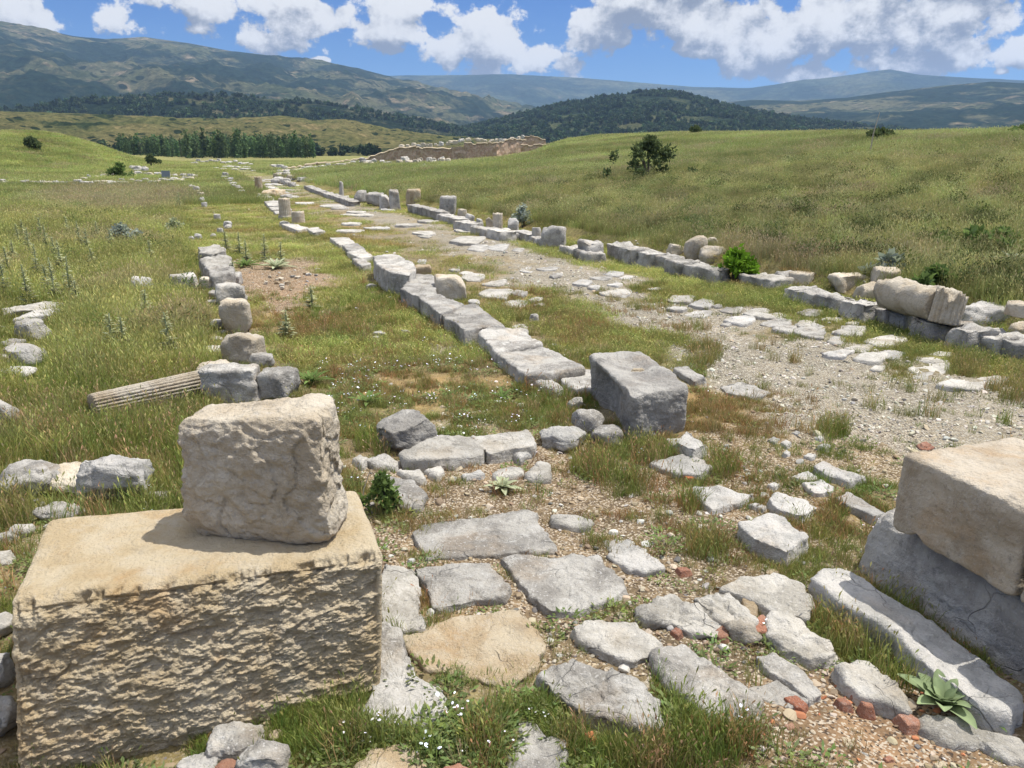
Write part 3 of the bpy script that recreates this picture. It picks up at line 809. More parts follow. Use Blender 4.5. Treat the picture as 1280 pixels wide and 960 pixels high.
# the buff boulder on top of it
b0 = zt - .005
def rk(x, y, z): q = G(x, y, z); return (q[0], q[1], z)
Bfl, Bfr = np.array(rk(219, 677, b0)), np.array(rk(417, 692, b0))
dpv = np.array([.045, .40, 0.])
def up(p, py, sx=0., sy=0.):
    return (p[0] + sx, p[1] + sy, z_at(p[:2] + np.array([sx, sy]), py))
Bbl, Bbr = Bfl + dpv + [-.02, 0, 0], Bfr + dpv + [-.04, 0, 0]
def rockpost(X, V):
    d_ = .013 * np.round(fbm(X * np.array([2.3, 2.3, 2.3]) + 4.4, 3) * 2.4) + .012 * fbm(X * 16 + 2, 4, .6)
    c = np.array([0, .2, .3]); u = X - c; u /= np.linalg.norm(u, axis=1)[:, None]
    X = X + u * d_[:, None] * np.clip((V[:, 2:3] + 1.4), .2, 1) * (1 - .65 * sstep(V[:, 2:3], .85, 1))
    # vertical crack near the left edge of the face and a bite at the lower left
    cr = np.exp(-((X[:, 0] + .14 + .03 * np.sin(X[:, 2] * 17) ) / .007) ** 2) * np.clip(-V[:, 1], 0, 1) * sstep(.30 - X[:, 2], 0, .1)
    X[:, 1] += cr * .016
    lo = sstep(.13 - X[:, 2], 0, .13); X[:, 0] += lo * .07 * np.clip(-V[:, 0], 0, 1); X[:, 1] += lo * .03 * np.clip(-V[:, 1], 0, 1)
    return X
Tfl, Tfr = up(Bfl, 527, .03, .045), up(Bfr, 524, -.035, .045)
Tbl, Tbr = up(Bbl, 501, .04, -.01), up(Bbr, 490, -.05, -.01)
block('boulder', 'boulder', [Bfl, Bfr, Bbr, Bbl], [Tfl, Tfr, Tbr, Tbl], 'squarish buff boulder sitting on top of the huge ochre block', 'boulder', n=76, p=11, big=.014, small=.008, cuts=9, cut_lo=.93, post=rockpost, foot=False)

# centre pedestal block, hollowed on its left side
pz = .62
a_, b_, c_, d_ = [np.array(v) for v in ((794, 489), (862, 481), (772, 439), (741, 443))]
f0 = hit(806, 551)[:2]; ht = z_at(f0, 489)
P0 = G(790, 491, ht); P1 = G(866, 481, ht); P2 = G(792, 441, ht); P3 = G(734, 441, ht)
P2 = P1 + (P3 - P0) * .96
def pedpost(X, V):
    w_ = np.clip(-V[:, 0], 0, 1) ** 2
    X[:, 0] += w_ * .10 * np.exp(-((V[:, 1] - .1) / .55) ** 2) * sstep(.9 - V[:, 2], 0, .5)
    t_ = np.clip(V[:, 2], 0, 1) ** 6
    X[:, 2] -= t_ * .05 * np.exp(-(((V[:, 0] + .05) / .55) ** 2 + ((V[:, 1] - .1) / .6) ** 2) ** 2)
    return X
block('stone_block', 'dark', [(*P0 + [.04, -.0], -.06) if False else (P0[0] + .03, P0[1] + .02, -.06), (P1[0] - .03, P1[1] + .03, -.06), (P2[0] - .03, P2[1], -.06), (P3[0] + .02, P3[1] - .03, -.06)],
      [(*P0, ht), (*P1, ht), (*P2, ht - .0), (*P3, ht - .0)], 'big weathered block with hollowed top standing alone at the end of the slab row', n=60, p=15, big=.022, small=.008, cuts=5, cut_lo=.95, post=pedpost)
slab_shape('tile_fragment', 'tan', [(P0 * .45 + P2 * .55) + v for v in ([-.05, -.03], [.06, -.035], [.05, .03], [-.04, .04])], ht - .045, ht - .025, 'thin buff tile fragment in the hollowed top of the lone block', 'tile fragment', None, foot=False)

# right-hand blocks: long dark block, two blocks on top, pale step in front
zl = .42
L0, L1 = G(1085, 677, zl), None
S0, S1 = hit(1062, 712)[:2], hit(1180, 792)[:2]
dv = (S1 - S0) / np.linalg.norm(S1 - S0)
pv_ = np.array([-dv[1], dv[0]])
if pv_[0] < 0: pv_ = -pv_
E0, E1 = S0 - dv * .10, S0 + dv * 1.75
block('stone_block', 'dark', [(*E1, -.12), (*(E1 + pv_ * .95), -.12), (*(E0 + pv_ * .95), -.12), (*E0, -.12)],
      [(*(E1 + pv_ * .09), zl), (*(E1 + pv_ * .95), zl), (*(E0 + pv_ * .95 + dv * .05), zl), (*(E0 + pv_ * .10 + dv * .07), zl)],
      'long dark rounded base block under the squared blocks at right', n=60, p=6, big=.02, small=.012, seed=77)
zu = zl - .01
U0 = G(1121, 660, zu); U1 = G(1268, 750, zu)
U0 = U0 + np.array([-.035, 0]); hu = z_at(U0, 573) + .035
uv = (U1 - U0) / np.linalg.norm(U1 - U0); un = np.array([-uv[1], uv[0]])
if un[0] < 0: un = -un
Lu = np.linalg.norm(U1 - U0)
def ublock(s0, s1, label, depth, seed, top=0.0, post=None):
    A_, B_ = U0 + uv * s0, U0 + uv * s1
    block('stone_block', 'stained', [(*B_, zu), (*(B_ + un * depth), zu), (*(A_ + un * depth), zu), (*A_, zu)],
          [(*(B_ - un * .0), hu + top), (*(B_ + un * depth), hu + top), (*(A_ + un * depth), hu + top), (*(A_ + un * .0), hu + top)], label, n=64, p=26, big=.010, small=.006, cuts=3, cut_lo=.985, seed=seed, post=post, foot=False)
def upost(X, V):
    # small bite under the lower edge, worn rim
    s_ = (X[:, :2] @ uv)
    X[:, 2] += .05 * np.exp(-((s_ + .20) / .05) ** 2) * np.clip(-V[:, 2], 0, 1) ** 3
    return X
ublock(0, Lu - .012, 'smooth buff squared block resting on the long dark base block', .80, 31, 0, upost)
ublock(Lu + .012, Lu + .75, 'buff squared block cut by the right edge beside its longer twin', .72, 57, -.015)
slab_shape('brick_fragment', 'brick', [G(a, b, hu + .02) for a, b in pts('1150,553 1158,551 1165,555 1160,558 1152,557')], hu, hu + .022, 'curved red tile sherd on the rim of the smooth buff block', 'brick fragment', None, foot=False)
slab('kerb_stone', 'white', .11, '1014,722 1030,710 1048,708 1080,723 1133,758 1190,794 1240,834 1279,864 1278,880 1266,895 1230,885 1163,834 1105,781 1052,754', 'long pale step stone lying along the dark base block', 'step stone', edge=.025, big=.006, small=.004, deep=.2)

# ------------------------------------------------------------------ FOREGROUND FLAGSTONES
slab('flagstone', 'grey', 0.030, '514,664 531,652 600,645 659,637 670,640 679,660 696,688 660,690 610,693 533,698', 'broad grey flagstone, the rearmost of the large foreground slabs', 'flagstone')
slab('flagstone', 'grey', 0.040, '627,697 640,693 719,691 749,696 764,712 784,736 771,747 726,762 689,764 658,741', 'cracked broad grey flagstone wedged against the rearmost slab', 'flagstone')
slab('flagstone', 'grey', 0.049, '516,709 562,706 610,705 636,731 634,745 595,750 560,757 541,759 529,727', 'grey flagstone with white veins over a dark gap', 'flagstone', deep=.25)
slab('flagstone', 'tan', 0.030, '501,795 560,776 655,757 663,769 684,804 670,833 640,857 580,848 527,836', 'tan pitted flagstone tilted among the grey ones', 'flagstone')
slab('flagstone', 'pale', 0.042, '481,704 516,712 527,739 529,784 499,790 478,786 474,730', 'pale upright-edged stone tucked against the ochre block', 'stone', deep=.25, edge=.018)
slab('flagstone', 'grey', 0.050, '478,788 498,795 524,844 551,856 556,889 524,912 474,912 452,890 468,840', 'long grey stone sloping down beside the ochre block', 'stone', edge=.018, tilt=(.0, .12))
slab('flagstone', 'grey', 0.020, '625,902 659,889 685,918 706,924 712,985 640,990', 'low grey slab half buried in grass at the bottom edge', 'slab')
slab('rubble_stone', 'tan', 0.042, '444,958 467,937 509,928 524,937 552,962 552,1010 450,1010', 'tan broken stone at the bottom edge in white flowers', 'stone', edge=.018)
slab('brick_fragment', 'brick', .10, '552,955 575,950 590,962 585,990 556,990', 'reddish broken brick beside the tan stone at the bottom edge', 'brick fragment', edge=.018)
slab('flagstone', 'grey', 0.063, '672,841 689,831 737,833 764,832 797,848 824,877 828,902 800,907 775,900 730,888 690,862', 'rounded grey stone fringed by grass, left of the wedge-shaped one', 'stone', edge=.018, deep=.2, big=.012, small=.008)
slab('flagstone', 'pale', 0.050, '715,781 749,774 794,776 827,806 815,820 794,826 760,817 722,797', 'cream broken slab in front of the grey cracked flagstone', 'slab')
slab('flagstone', 'white', 0.020, '754,676 768,671 805,684 828,709 808,715 788,714 765,700', 'white broken slab right of the large grey flagstones', 'slab', jit=.09)
slab('flagstone', 'pale', 0.015, '689,644 719,645 743,652 735,660 712,657 692,653', 'thin pale stone sliver behind the cracked grey flagstone', 'stone')
slab('flagstone', 'grey', 0.070, '811,820 830,812 853,808 900,842 955,880 950,890 914,912 880,897 836,860', 'wedge-shaped grey stone pointing at the red sherds', 'stone', edge=.04, deep=.15)
slab('rubble_stone', 'pale', 0.042, '797,764 828,748 842,747 870,762 903,780 897,796 860,789 836,778 808,774', 'flaking pale stone nearest the small red bricks', 'stone', edge=.016, small=.010)
slab('rubble_stone', 'pale', 0.049, '867,746 893,742 911,742 930,758 943,776 938,791 918,789 892,770', 'pale stone between the flaking one and the big rounded one', 'stone', edge=.018, small=.012)
slab('flagstone', 'pale', 0.063, '899,737 924,722 969,717 1002,731 1017,758 1012,772 985,769 960,760 930,745', 'big rounded pale stone with rusty edge at the grass strip', 'stone', edge=.018, big=.02)
slab('rubble_stone', 'tan', 0.049, '927,748 935,743 947,757 947,768 935,768', 'small tan stone stuck upright beside the rounded pale stone', 'stone')
slab('flagstone', 'pale', 0.049, '957,791 967,769 991,769 1040,802 1048,818 1014,822 980,808', 'grey-white slanted stone right of the red brick lumps', 'stone', edge=.018, small=.009)
slab('flagstone', 'grey', 0.040, '944,819 966,816 1000,832 1011,842 1029,866 1012,876 987,853 960,838', 'ribbed grey stone flush with the soil near the sherds', 'stone')
slab('flagstone', 'grey', 0.040, '932,858 972,847 1010,875 988,886 958,875', 'low grey slab beside the red triangular sherd', 'stone')
slab('flagstone', 'pale', 0.049, '1047,832 1071,825 1088,826 1122,851 1139,890 1106,878 1078,868 1058,855', 'pale stone with rusty stain next to the brick stub', 'stone', edge=.018, deep=.15)
slab('flagstone', 'pale', 0.042, '1146,911 1152,893 1194,897 1231,912 1282,928 1300,960 1262,955 1225,935 1192,938', 'low broad pale stone at the bottom right corner', 'stone', edge=.04, jit=.06)
for px_, h, m_, lb in [('838,788 847,781 853,789 848,795', .035, 'brick', 'small red brick lump left of the other two'), ('894,788 903,780 913,787 910,796 898,796', .035, 'brick', 'dark red brick lump in the middle of three'),
                       ('940,776 953,768 963,776 958,790 944,790', .05, 'brick', 'largest red brick lump leaning on the slanted stone'),
                       ('981,872 995,870 1009,880 1006,887 996,884', .04, 'brick', 'red triangular sherd lying beside the low grey slab'), ('979,905 990,902 997,909 986,912', .03, 'brick', 'thin red sherd below the triangular one'),
                       ('1050,919 1062,921 1068,932 1058,932', .03, 'tan', 'orange-tan sherd in the reddish gravel'), ('1066,864 1076,860 1083,866 1074,869', .03, 'brick', 'red sherd flat above its twin near the stained pale stone'),
                       ('1076,876 1090,878 1092,884 1082,883', .04, 'brick', 'red sherd tilted below its twin near the stained pale stone'), ('1045,873 1056,871 1065,880 1054,881', .03, 'brick', 'dull red sherd halfway between sherds and stained stone'),
                       ('1121,892 1132,888 1150,899 1147,907 1135,906', .035, 'brick', 'squared brick stub touching the stained pale stone'), ('984,936 991,933 996,938 989,943', .02, 'brick', 'tiny red sherd near the bottom edge'),
                       ('730,915 741,912 746,919 736,924', .03, 'tile', 'vivid orange tile sherd in the grass'), ('849,590 852,586 872,586 873,595 860,597', .035, 'tile', 'vivid orange tile leaning on the white ring-shaped slab'),
                       ('845,709 858,708 864,712 852,715', .02, 'brick', 'small orange sherd on the bare soil'), ('1104,946 1112,943 1118,949 1108,952', .02, 'brick', 'orange sherd near the low corner stone'),
                       ('1168,954 1180,950 1184,957 1172,960', .02, 'tan', 'rusty sherd below the low corner stone'), ('1071,936 1082,940 1088,945 1078,944', .02, 'white', 'thin white chip among the gravel at the bottom')]:
    slab('brick_fragment' if m_ != 'white' else 'stone_chip', m_, h, px_, lb, 'brick fragment' if m_ != 'white' else 'stone chip', deep=.03, edge=.008, jit=.06, foot=False)

# white slabs on the bare soil
GW = 'white worn slabs on the bare soil'
for px_, h, lb in [('862,610 897,606 944,617 928,627 891,637 876,625', .05, 'white worn slab farthest left of those before the right blocks'),
                   ('959,622 971,616 1010,626 1022,634 1003,644 969,634', .06, 'long white worn slab in the middle of the bare soil'),
                   ('920,655 961,640 981,645 1011,671 985,690 950,676', .10, 'large white leaf-shaped slab pointing at the grass strip'),
                   ('1043,622 1060,615 1078,622 1110,641 1093,645 1063,631', .05, 'white tapering slab left of the smooth buff block'),
                   ('1016,583 1033,577 1082,596 1063,603 1035,594', .06, 'oblong white slab with grass at its right end'),
                   ('987,594 1010,588 1025,598 1006,600', .04, 'small white slab touching two others'),
                   ('1004,604 1026,599 1043,607 1040,615 1018,616', .04, 'small grey-white slab below the two touching it'),
                   ('815,579 830,572 856,566 880,573 890,582 876,592 849,592 830,588', .05, 'white ring-shaped slab with a dirt hollow, beside orange tile'),
                   ('845,552 858,537 884,555 866,562', .10, 'white stone leaning at the right foot of the lone block')]:
    slab('flagstone', 'white', h, px_, lb, 'slab', GW, jit=.05)
slab('flagstone', 'grey', .02, '897,481 925,476 965,491 940,497 908,491', 'single grey slab in the rust-coloured dry turf', 'slab')
slab('flagstone', 'grey', .05, '841,460 857,457 884,471 868,477', 'grey slab just right behind the lone block', 'slab')
for k, (x, y, w_, hh) in enumerate([(967, 549, 12, 6), (995, 540, 9, 4), (983, 565, 8, 4), (1012, 569, 14, 5), (880, 559, 7, 3), (982, 553, 10, 6), (1024, 546, 10, 4), (967, 605, 14, 5), (943, 630, 12, 3), (952, 633, 9, 4), (1030, 557, 14, 4), (908, 556, 6, 3)]):
    slab('stone_chip', 'white', .03, [(x - w_ * .6, y), (x, y - hh * .7), (x + w_ * .6, y - 1), (x + w_ * .2, y + hh * .7)], 'small white chip on the bare soil before the gravel', 'stone chip', 'small white chips on the bare soil', deep=.04, jit=.1)

# row of stones behind them
boulder('boulder', 'dark', 469, 548, 514, 568, 'dark angular boulder perched at the left end of the slab pair', 'boulder', depth=.8, boxy=3.4, cuts=10, seed=412)
slab('flagstone', 'pale', .09, '500,566 546,547 587,544 604,560 604,568 550,574 503,574', 'left one of two joined slabs beside the dark boulder', 'slab', edge=.015)
slab('flagstone', 'pale', .10, '589,546 659,536 668,549 667,558 640,560 610,568 604,560', 'right one of two joined slabs ending near the lone block', 'slab', edge=.015)
boulder('rubble_stone', 'white', 671, 733, 533, 566, 'flat white rock just left of the lone hollowed block', 'rock', depth=.9, boxy=3, seed=31)
for bb, m_, lb in [((709, 729, 494, 513), 'pale', 'pale stone at the far left foot of the lone block'), ((712, 754, 511, 546), 'grey', 'round grey-white rock at the left foot of the lone block'),
                   ((738, 778, 530, 560), 'grey', 'grey rock shaded under the lone block'), ((832, 862, 546, 566), 'pale', 'pale rock in front of the lone block')]:
    boulder('rubble_stone', m_, *bb, lb, 'rock', depth=.8, boxy=3, cuts=8)
for px_, m_, lb in [('452,577 481,568 503,579 497,586 469,583', 'grey', 'flat grey stone just below the dark boulder'), ('494,590 527,589 532,600 516,601', 'pale', 'narrow pale stone below the slab pair'),
                    ('469,598 516,602 533,619 524,632 501,634 475,608', 'grey', 'flat grey stone with pale rim beside the fern tuft'), ('531,590 550,583 556,590 546,597', 'pale', 'pale lump among stones below the slab pair'),
                    ('575,595 602,589 607,595 580,599', 'white', 'white sliver below the right joined slab'), ('614,592 636,585 655,586 655,593 621,600', 'pale', 'pale rock left of its blocky neighbour behind the thistle'),
                    ('657,595 674,579 687,582 687,597 662,599', 'pale', 'blocky pale rock behind the thistle rosette'), ('640,567 655,563 664,570 650,576', 'white', 'small white stone below the right joined slab'),
                    ('440,575 450,569 462,575 452,582', 'pale', 'pale pebble-sized stone between the boulders')]:
    slab('rubble_stone', m_, .05, px_, lb, 'stone', None, edge=.04, jit=.08)

# slab row along the near street edge (going away)
GS = 'slabs of the near street edge'
for px_, h, m_, lb in [('688,466 739,462 752,470 745,486 722,487', .10, 'grey', 'nearest right slab of the street edge row, half behind the lone block'),
                       ('657,472 685,467 704,485 692,487', .09, 'grey', 'nearest left slab of the street edge row'),
                       ('621,442 632,439 677,433 715,449 731,461 690,466 658,469', .13, 'grey', 'second slab up the street edge row with one broad flat face'),
                       ('597,415 610,409 655,411 678,430 632,438 620,441', .15, 'grey', 'third slab up the street edge row with a groove'),
                       ('548,391 557,382 595,381 633,407 600,409 580,413 568,403', .20, 'grey', 'long worn slab of the street edge below the squared cube'),
                       ('524,372 546,367 580,379 560,388 549,391', .22, 'dark', 'ridged dark slab of the street edge beside the cube'),
                       ('501,361 516,343 541,343 546,356 545,366 524,371', .26, 'grey', 'sloping grey slab of the street edge behind the cube'),
                       ('467,320 495,317 517,329 520,338 512,344 487,340 470,330', .36, 'grey', 'high broad block of the street edge beyond the cube'),
                       ('412,297 435,297 444,304 424,306', .12, 'pale', 'farthest slab of the low pale patch on the street edge'), ('427,306 446,304 457,311 435,313', .12, 'grey', 'middle slab of the low pale patch on the street edge'),
                       ('432,314 454,311 466,320 450,323', .12, 'pale', 'right slab of the low pale patch on the street edge'), ('440,323 455,322 464,330 452,333', .12, 'grey', 'nearest slab of the low pale patch on the street edge')]:
    slab('paving_slab', m_, h, px_, lb, 'slab', GS, deep=.15, edge=.03)
boulder('rubble_stone', 'pale', 484, 512, 333, 357, 'jumbled pale stone under the high broad street-edge block', 'rock', depth=.7)
boulder('rubble_stone', 'tan', 516, 540, 331, 344, 'tan flat rock beyond the cube on the street edge', 'rock', depth=.9)
boulder('stone_block', 'cream', 542, 584, 343, 377, 'squared cream cube sitting on the street edge slabs', 'stone block', depth=.75, boxy=12, cuts=2, yaw=.18, rough=.5)
boulder('rubble_stone', 'white', 585, 600, 374, 384, 'little white stone at the foot of the cream cube', 'stone')
boulder('rubble_stone', 'pale', 662, 674, 392, 404, 'lone pale stone in the dry turf of the street', 'stone')
boulder('rubble_stone', 'pale', 500, 514, 411, 420, 'small stone in the portico floor turf left of the edge row', 'stone')
boulder('rubble_stone', 'white', 466, 484, 414, 421, 'low white stone near its smaller neighbour in the portico turf', 'stone')
boulder('rubble_stone', 'white', 458, 472, 354, 363, 'white broken stone in grass below the high street-edge block', 'stone')

# columns standing down the street
for cx, yb, yt, wpx, lb, nm, fl_ in [(357, 274, 248, 14, 'fluted column stump standing on a moulded base down the street', 'column_stump', 20), (324, 239, 221, 8.6, 'slim plain column stump, the farther of two', 'column_stump', 0)]:
    g0 = hit(cx, yb); D_ = math.hypot(g0[0], g0[1]); r_ = wpx / 2 / FPX * D_
    z1 = z_at(g0[:2], yt)
    t_ = empty(nm, (g0[0], g0[1], g0[2])); tag(t_, lb, 'column')
    o_ = column('shaft', 'cream' if fl_ else 'tan', (0, 0, .0), (0, 0, z1 - g0[2]), r_, r_ * .96, fl_, None, None, parent=t_, nl=14, amp=.09, broken=.05)
    o_ = column('base', 'pale', (0, 0, -.1), (0, 0, .14), r_ * 1.25, r_ * 1.15, 0, None, None, parent=t_, nl=5, broken=0)
    o_.location = (0, 0, -.1)
g0 = hit(371, 279); D_ = math.hypot(g0[0], g0[1]); r_ = 8 / FPX * D_
column('column_drum', 'cream', (g0[0], g0[1] + r_, g0[2] - .1), (g0[0], g0[1] + r_, z_at(g0[:2], 265)), r_, r_ * .93, 0, 'short column drum just right of the fluted stump', 'column drum', nl=8, broken=.1)
slab('stone_block', 'pale', .12, '351,280 366,279 386,285 372,288', 'pale stone in front of the short column drum', 'stone', deep=.1)
slab('stone_block', 'pale', .10, '384,286 398,284 406,289 392,291', 'pale stone at the right end below the short column drum', 'stone', deep=.1)
boulder('rubble_stone', 'white', 349, 362, 276, 284, 'white chunk left below the fluted stump', 'stone')
boulder('rubble_stone', 'tan', 330, 356, 236, 246, 'tan flat lump right of the slim column', 'stone', depth=1.2)
boulder('stone_block', 'dark', 350, 364, 243, 249, 'dark low block just behind the fluted stump', 'stone block', depth=1)
# pale strips of slabs leading to the columns
def strip(a, b, wpx_a, wpx_b, n, mat, label, group, rng, h=.12, cat='paving slab', name='paving_slab'):
    for k in range(n):
        f0_, f1_ = k / n, (k + .92) / n
        # even steps on the ground, not on the picture
        A_, B_ = hit(*a)[:2], hit(*b)[:2]
        P_, Q_ = A_ + (B_ - A_) * f0_, A_ + (B_ - A_) * f1_
        wa = wpx_a + (wpx_b - wpx_a) * f0_
        u = (B_ - A_) / np.linalg.norm(B_ - A_); nn = np.array([u[1], -u[0]])
        if nn[0] < 0: nn = -nn
        wv = wa * rng.uniform(.8, 1.1)
        j = lambda: rng.uniform(-.07, .07, 2)
        zc = hz1(*((P_ + Q_) / 2))
        slab_shape(name, mat if rng.rand() < .7 else 'grey', [P_ + j(), Q_ + j(), Q_ + nn * wv + j(), P_ + nn * wv + j()], zc - .1, zc + h * rng.uniform(.7, 1.2), label, cat, group, edge=.03)
rg = np.random.RandomState(5)
strip((346, 270), (318, 245), .75, .75, 8, 'pale', 'worn pale slab in the strip running up to the fluted stump', 'slabs of the strip behind the fluted stump', rg)

# ------------------------------------------------------------------ LEFT WALL LINE
GL = 'stones of the low wall behind the boulder'
for px_, h, m_, lb in [('247,308 274,306 283,313 266,317 250,316', .28, 'pale', 'farthest flat block of the left wall line'), ('251,324 285,320 290,332 258,335', .30, 'pale', 'second farthest flat block of the left wall line'),
                       ('258,334 291,330 293,341 264,345', .28, 'grey', 'third flat block of the left wall line')]:
    slab('wall_block', m_, h, px_, lb, 'wall block', GL, deep=.2, edge=.03, big=.02, small=.012)
for bb, m_, kw, lb in [((276, 302, 340, 357), 'dark', dict(boxy=6), 'dark block where the side spur meets the left wall line'), ((272, 309, 354, 382), 'pale', dict(boxy=7), 'pale lumpy block between dark corner block and russet-faced block'),
                       ((279, 318, 373, 419), 'boulder', dict(boxy=9, cuts=3), 'tall russet-faced block of the left wall line'), ((280, 331, 415, 460), 'cream', dict(boxy=6, depth=.8), 'cream folded-looking rock of the left wall line'),
                       ((304, 343, 438, 460), 'dark', dict(boxy=4), 'small dark rock behind the grey wall blocks'), ((256, 330, 456, 503), 'grey', dict(boxy=9, depth=.5, cuts=4, yaw=.05), 'long grey block directly behind the buff boulder'),
                       ((328, 374, 460, 500), 'grey', dict(boxy=8, depth=.8, cuts=4, yaw=-.1), 'blue-grey block right behind the buff boulder'), ((249, 291, 449, 476), 'cream', dict(boxy=3.5), 'yellowish rock at the end of the fallen fluted column'),
                       ((217, 249, 341, 363), 'pale', dict(boxy=7), 'squared block of the side spur off the left wall'), ((250, 269, 346, 363), 'boulder', dict(boxy=6), 'brownish block between spur block and dark corner block'),
                       ((204, 220, 355, 366), 'grey', dict(boxy=4), 'grey rock at the outer end of the side spur'), ((262, 284, 362, 376), 'grey', dict(boxy=4), 'low grey rock under the dark corner block'),
                       ((264, 285, 399, 413), 'pale', dict(boxy=4), 'pale rock on the left side of the russet-faced block'), ((252, 284, 432, 446), 'pale', dict(boxy=3), 'low pale rock in grass left of the cream folded rock')]:
    boulder('wall_block', m_, *bb, lb, 'wall block', GL, **kw)
boulder('stone_block', 'white', 165, 194, 346, 371, 'white stone stump alone in the left meadow', 'stone', depth=.9, boxy=6, cuts=5)
# fallen fluted column
A_, B_ = hit(110, 524), hit(252, 494)
ra = 15.5 / FPX * 7.9
uv2 = (B_ - A_)[:2]; uv2 /= np.linalg.norm(uv2)
column('fallen_column', 'cream', (*(A_[:2] + [0, .10]), A_[2] + ra * .75), (*(B_[:2] + [0, .12]), B_[2] + ra * .85), ra * .95, ra * 1.08, 22, 'fallen fluted column lying in grass left of the boulder', 'column', nl=50, amp=.16, broken=.03, chip=.03)
FOOT.append(([A_[0], B_[0], B_[0], A_[0]], [A_[1] - .05, B_[1] - .05, B_[1] + .32, A_[1] + .32]))
FOOT.append(([A_[0] - .1, B_[0], B_[0], A_[0] - .1], [A_[1] - .38, B_[1] - .38, B_[1], A_[1]]))
# left edge heap
GE = 'stones of the broken wall at the left edge'
for bb, m_, lb in [((11, 71, 379, 396), 'pale', 'long flat stone at the far end of the left edge wall'), ((26, 60, 398, 425), 'pale', 'blocky pale stone second in the left edge wall'), ((8, 30, 424, 440), 'grey', 'grey rounded stone on the outer side of the left edge wall'),
                   ((14, 52, 428, 456), 'white', 'white jagged stone midway along the left edge wall'), ((9, 43, 459, 477), 'white', 'low white stone near the end of the left edge wall'), ((-14, 20, 499, 537), 'pale', 'tall pale stone cut by the left edge'),
                   ((-10, 12, 440, 458), 'pale', 'pale stone half outside at the left edge'), ((28, 72, 388, 404), 'white', 'white stone behind the blocky one of the left edge wall'), ((10, 28, 482, 493), 'grey', 'small grey stone in grass by the left edge')]:
    boulder('wall_block', m_, *bb, lb, 'wall block', GE, boxy=5, depth=.8)
for bb, m_, lb in [((5, 78, 576, 625), 'grey', 'grey rock, left of the three behind the ochre block'), ((61, 126, 580, 621), 'boulder', 'brownish rock between a grey and a white one'), ((113, 195, 562, 630), 'white', 'white crackled rock, right of the three behind the ochre block'),
                   ((187, 212, 613, 628), 'grey', 'small grey stone behind the left shoulder of the ochre block'), ((52, 102, 630, 655), 'grey', 'grey rock touching the back of the ochre block'), ((18, 42, 655, 676), 'pale', 'small pale rock left of the ochre block'),
                   ((-24, 19, 812, 862), 'white', 'white rock at the left edge beside the ochre block'), ((-20, 16, 768, 800), 'pale', 'pale rock above the white one at the left edge'), ((-12, 18, 690, 712), 'pale', 'pale rock at left edge level with ochre top'),
                   ((0, 24, 664, 682), 'white', 'little white rock at the left edge'), ((-30, 26, 872, 930), 'dark', 'shadowed rock under the left end of the ochre block')]:
    boulder('rock', m_, *bb, lb, 'rock', None, boxy=3.6, depth=.75, cuts=9)
for bb, m_, lb in [((264, 334, 908, 952), 'grey', 'grey angular stone before the ochre block, left of its neighbour'), ((302, 366, 924, 985), 'grey', 'grey angular stone at the bottom, right of its neighbour'), ((225, 272, 944, 975), 'white', 'white stone at the bottom edge before the ochre block'),
                   ((270, 310, 950, 985), 'brick', 'reddish stone at the bottom edge before the ochre block')]:
    boulder('rock', m_, *bb, lb, 'rock', None, boxy=3.6, depth=.75, cuts=9)

# ------------------------------------------------------------------ STREET PAVING between the kerbs
GP = 'worn paving slabs sunk in the street'
r_ = np.random.RandomState(21)
def bslab(x0, x1, y0, y1, mat, lb):
    w_, h_ = x1 - x0, y1 - y0
    T = [(.0, .55), (.30, .12), (.62, .0), (1.0, .14), (.92, .55), (.74, 1.0), (.34, .86)]
    px = [(x0 + w_ * np.clip(a + r_.uniform(-.06, .06), 0, 1), y0 + h_ * np.clip(b + r_.uniform(-.1, .1), 0, 1)) for a, b in T]
    slab('paving_slab', mat, r_.uniform(.015, .04), px, lb, 'paving slab', GP, deep=.1, jit=.04, edge=.02)
for s_, ox, oy, sc in [('190,400,160,205 280,420,205,250 400,530,205,245 540,620,230,250 580,690,335,370 680,830,335,355 760,840,370,395 890,1010,410,440 990,1130,385,410 1070,1190,365,390 1160,1240,385,410 1030,1240,460,505 1090,1180,428,445 985,1050,440,465 350,560,455,515 540,640,470,500 640,730,505,535 480,640,520,575 670,740,540,560 240,330,360,380 250,400,375,415 370,520,410,450 190,250,345,360 545,640,660,700 0,100,145,170 0,60,285,320', 520, 260, 4.571),
                       ('0,120,10,45 190,290,0,10 270,445,35,70 400,540,55,100 290,400,92,110 370,520,112,150 520,570,80,98 550,680,92,125 675,810,100,140 740,900,122,155 575,740,135,185 560,620,170,188 755,920,155,200 870,925,150,165 820,950,180,222 925,1050,160,195 930,1095,103,138 920,1115,180,252 1130,1290,185,240 1090,1190,240,285 1060,1180,145,165 1180,1260,165,182 1050,1230,305,345', 760, 360, 4.0),
                       ('680,780,265,293 710,830,292,325 780,890,288,318 735,895,233,280 640,760,205,240 890,1065,292,333 880,1040,318,375 900,980,358,385 990,1170,375,420 1090,1240,370,405 765,820,335,355', 800, 330, 2.667)]:
    for b in s_.split():
        x0, x1, y0, y1 = [float(v) for v in b.split(',')]
        area = (x1 - x0) * (y1 - y0) / sc / sc
        mt = ['pale', 'white', 'grey'][r_.choice(3, p=[.45, .25, .3])]
        lb = ('bluish-grey' if mt == 'grey' else 'bright white' if mt == 'white' else 'pale grey') + (' broad' if area > 420 else ' small' if area < 150 else ' middling') + ' paving slab sunk in the turf of the far street side'
        bslab(ox + x0 / sc, ox + x1 / sc, oy + y0 / sc, oy + y1 / sc, mt, lb)
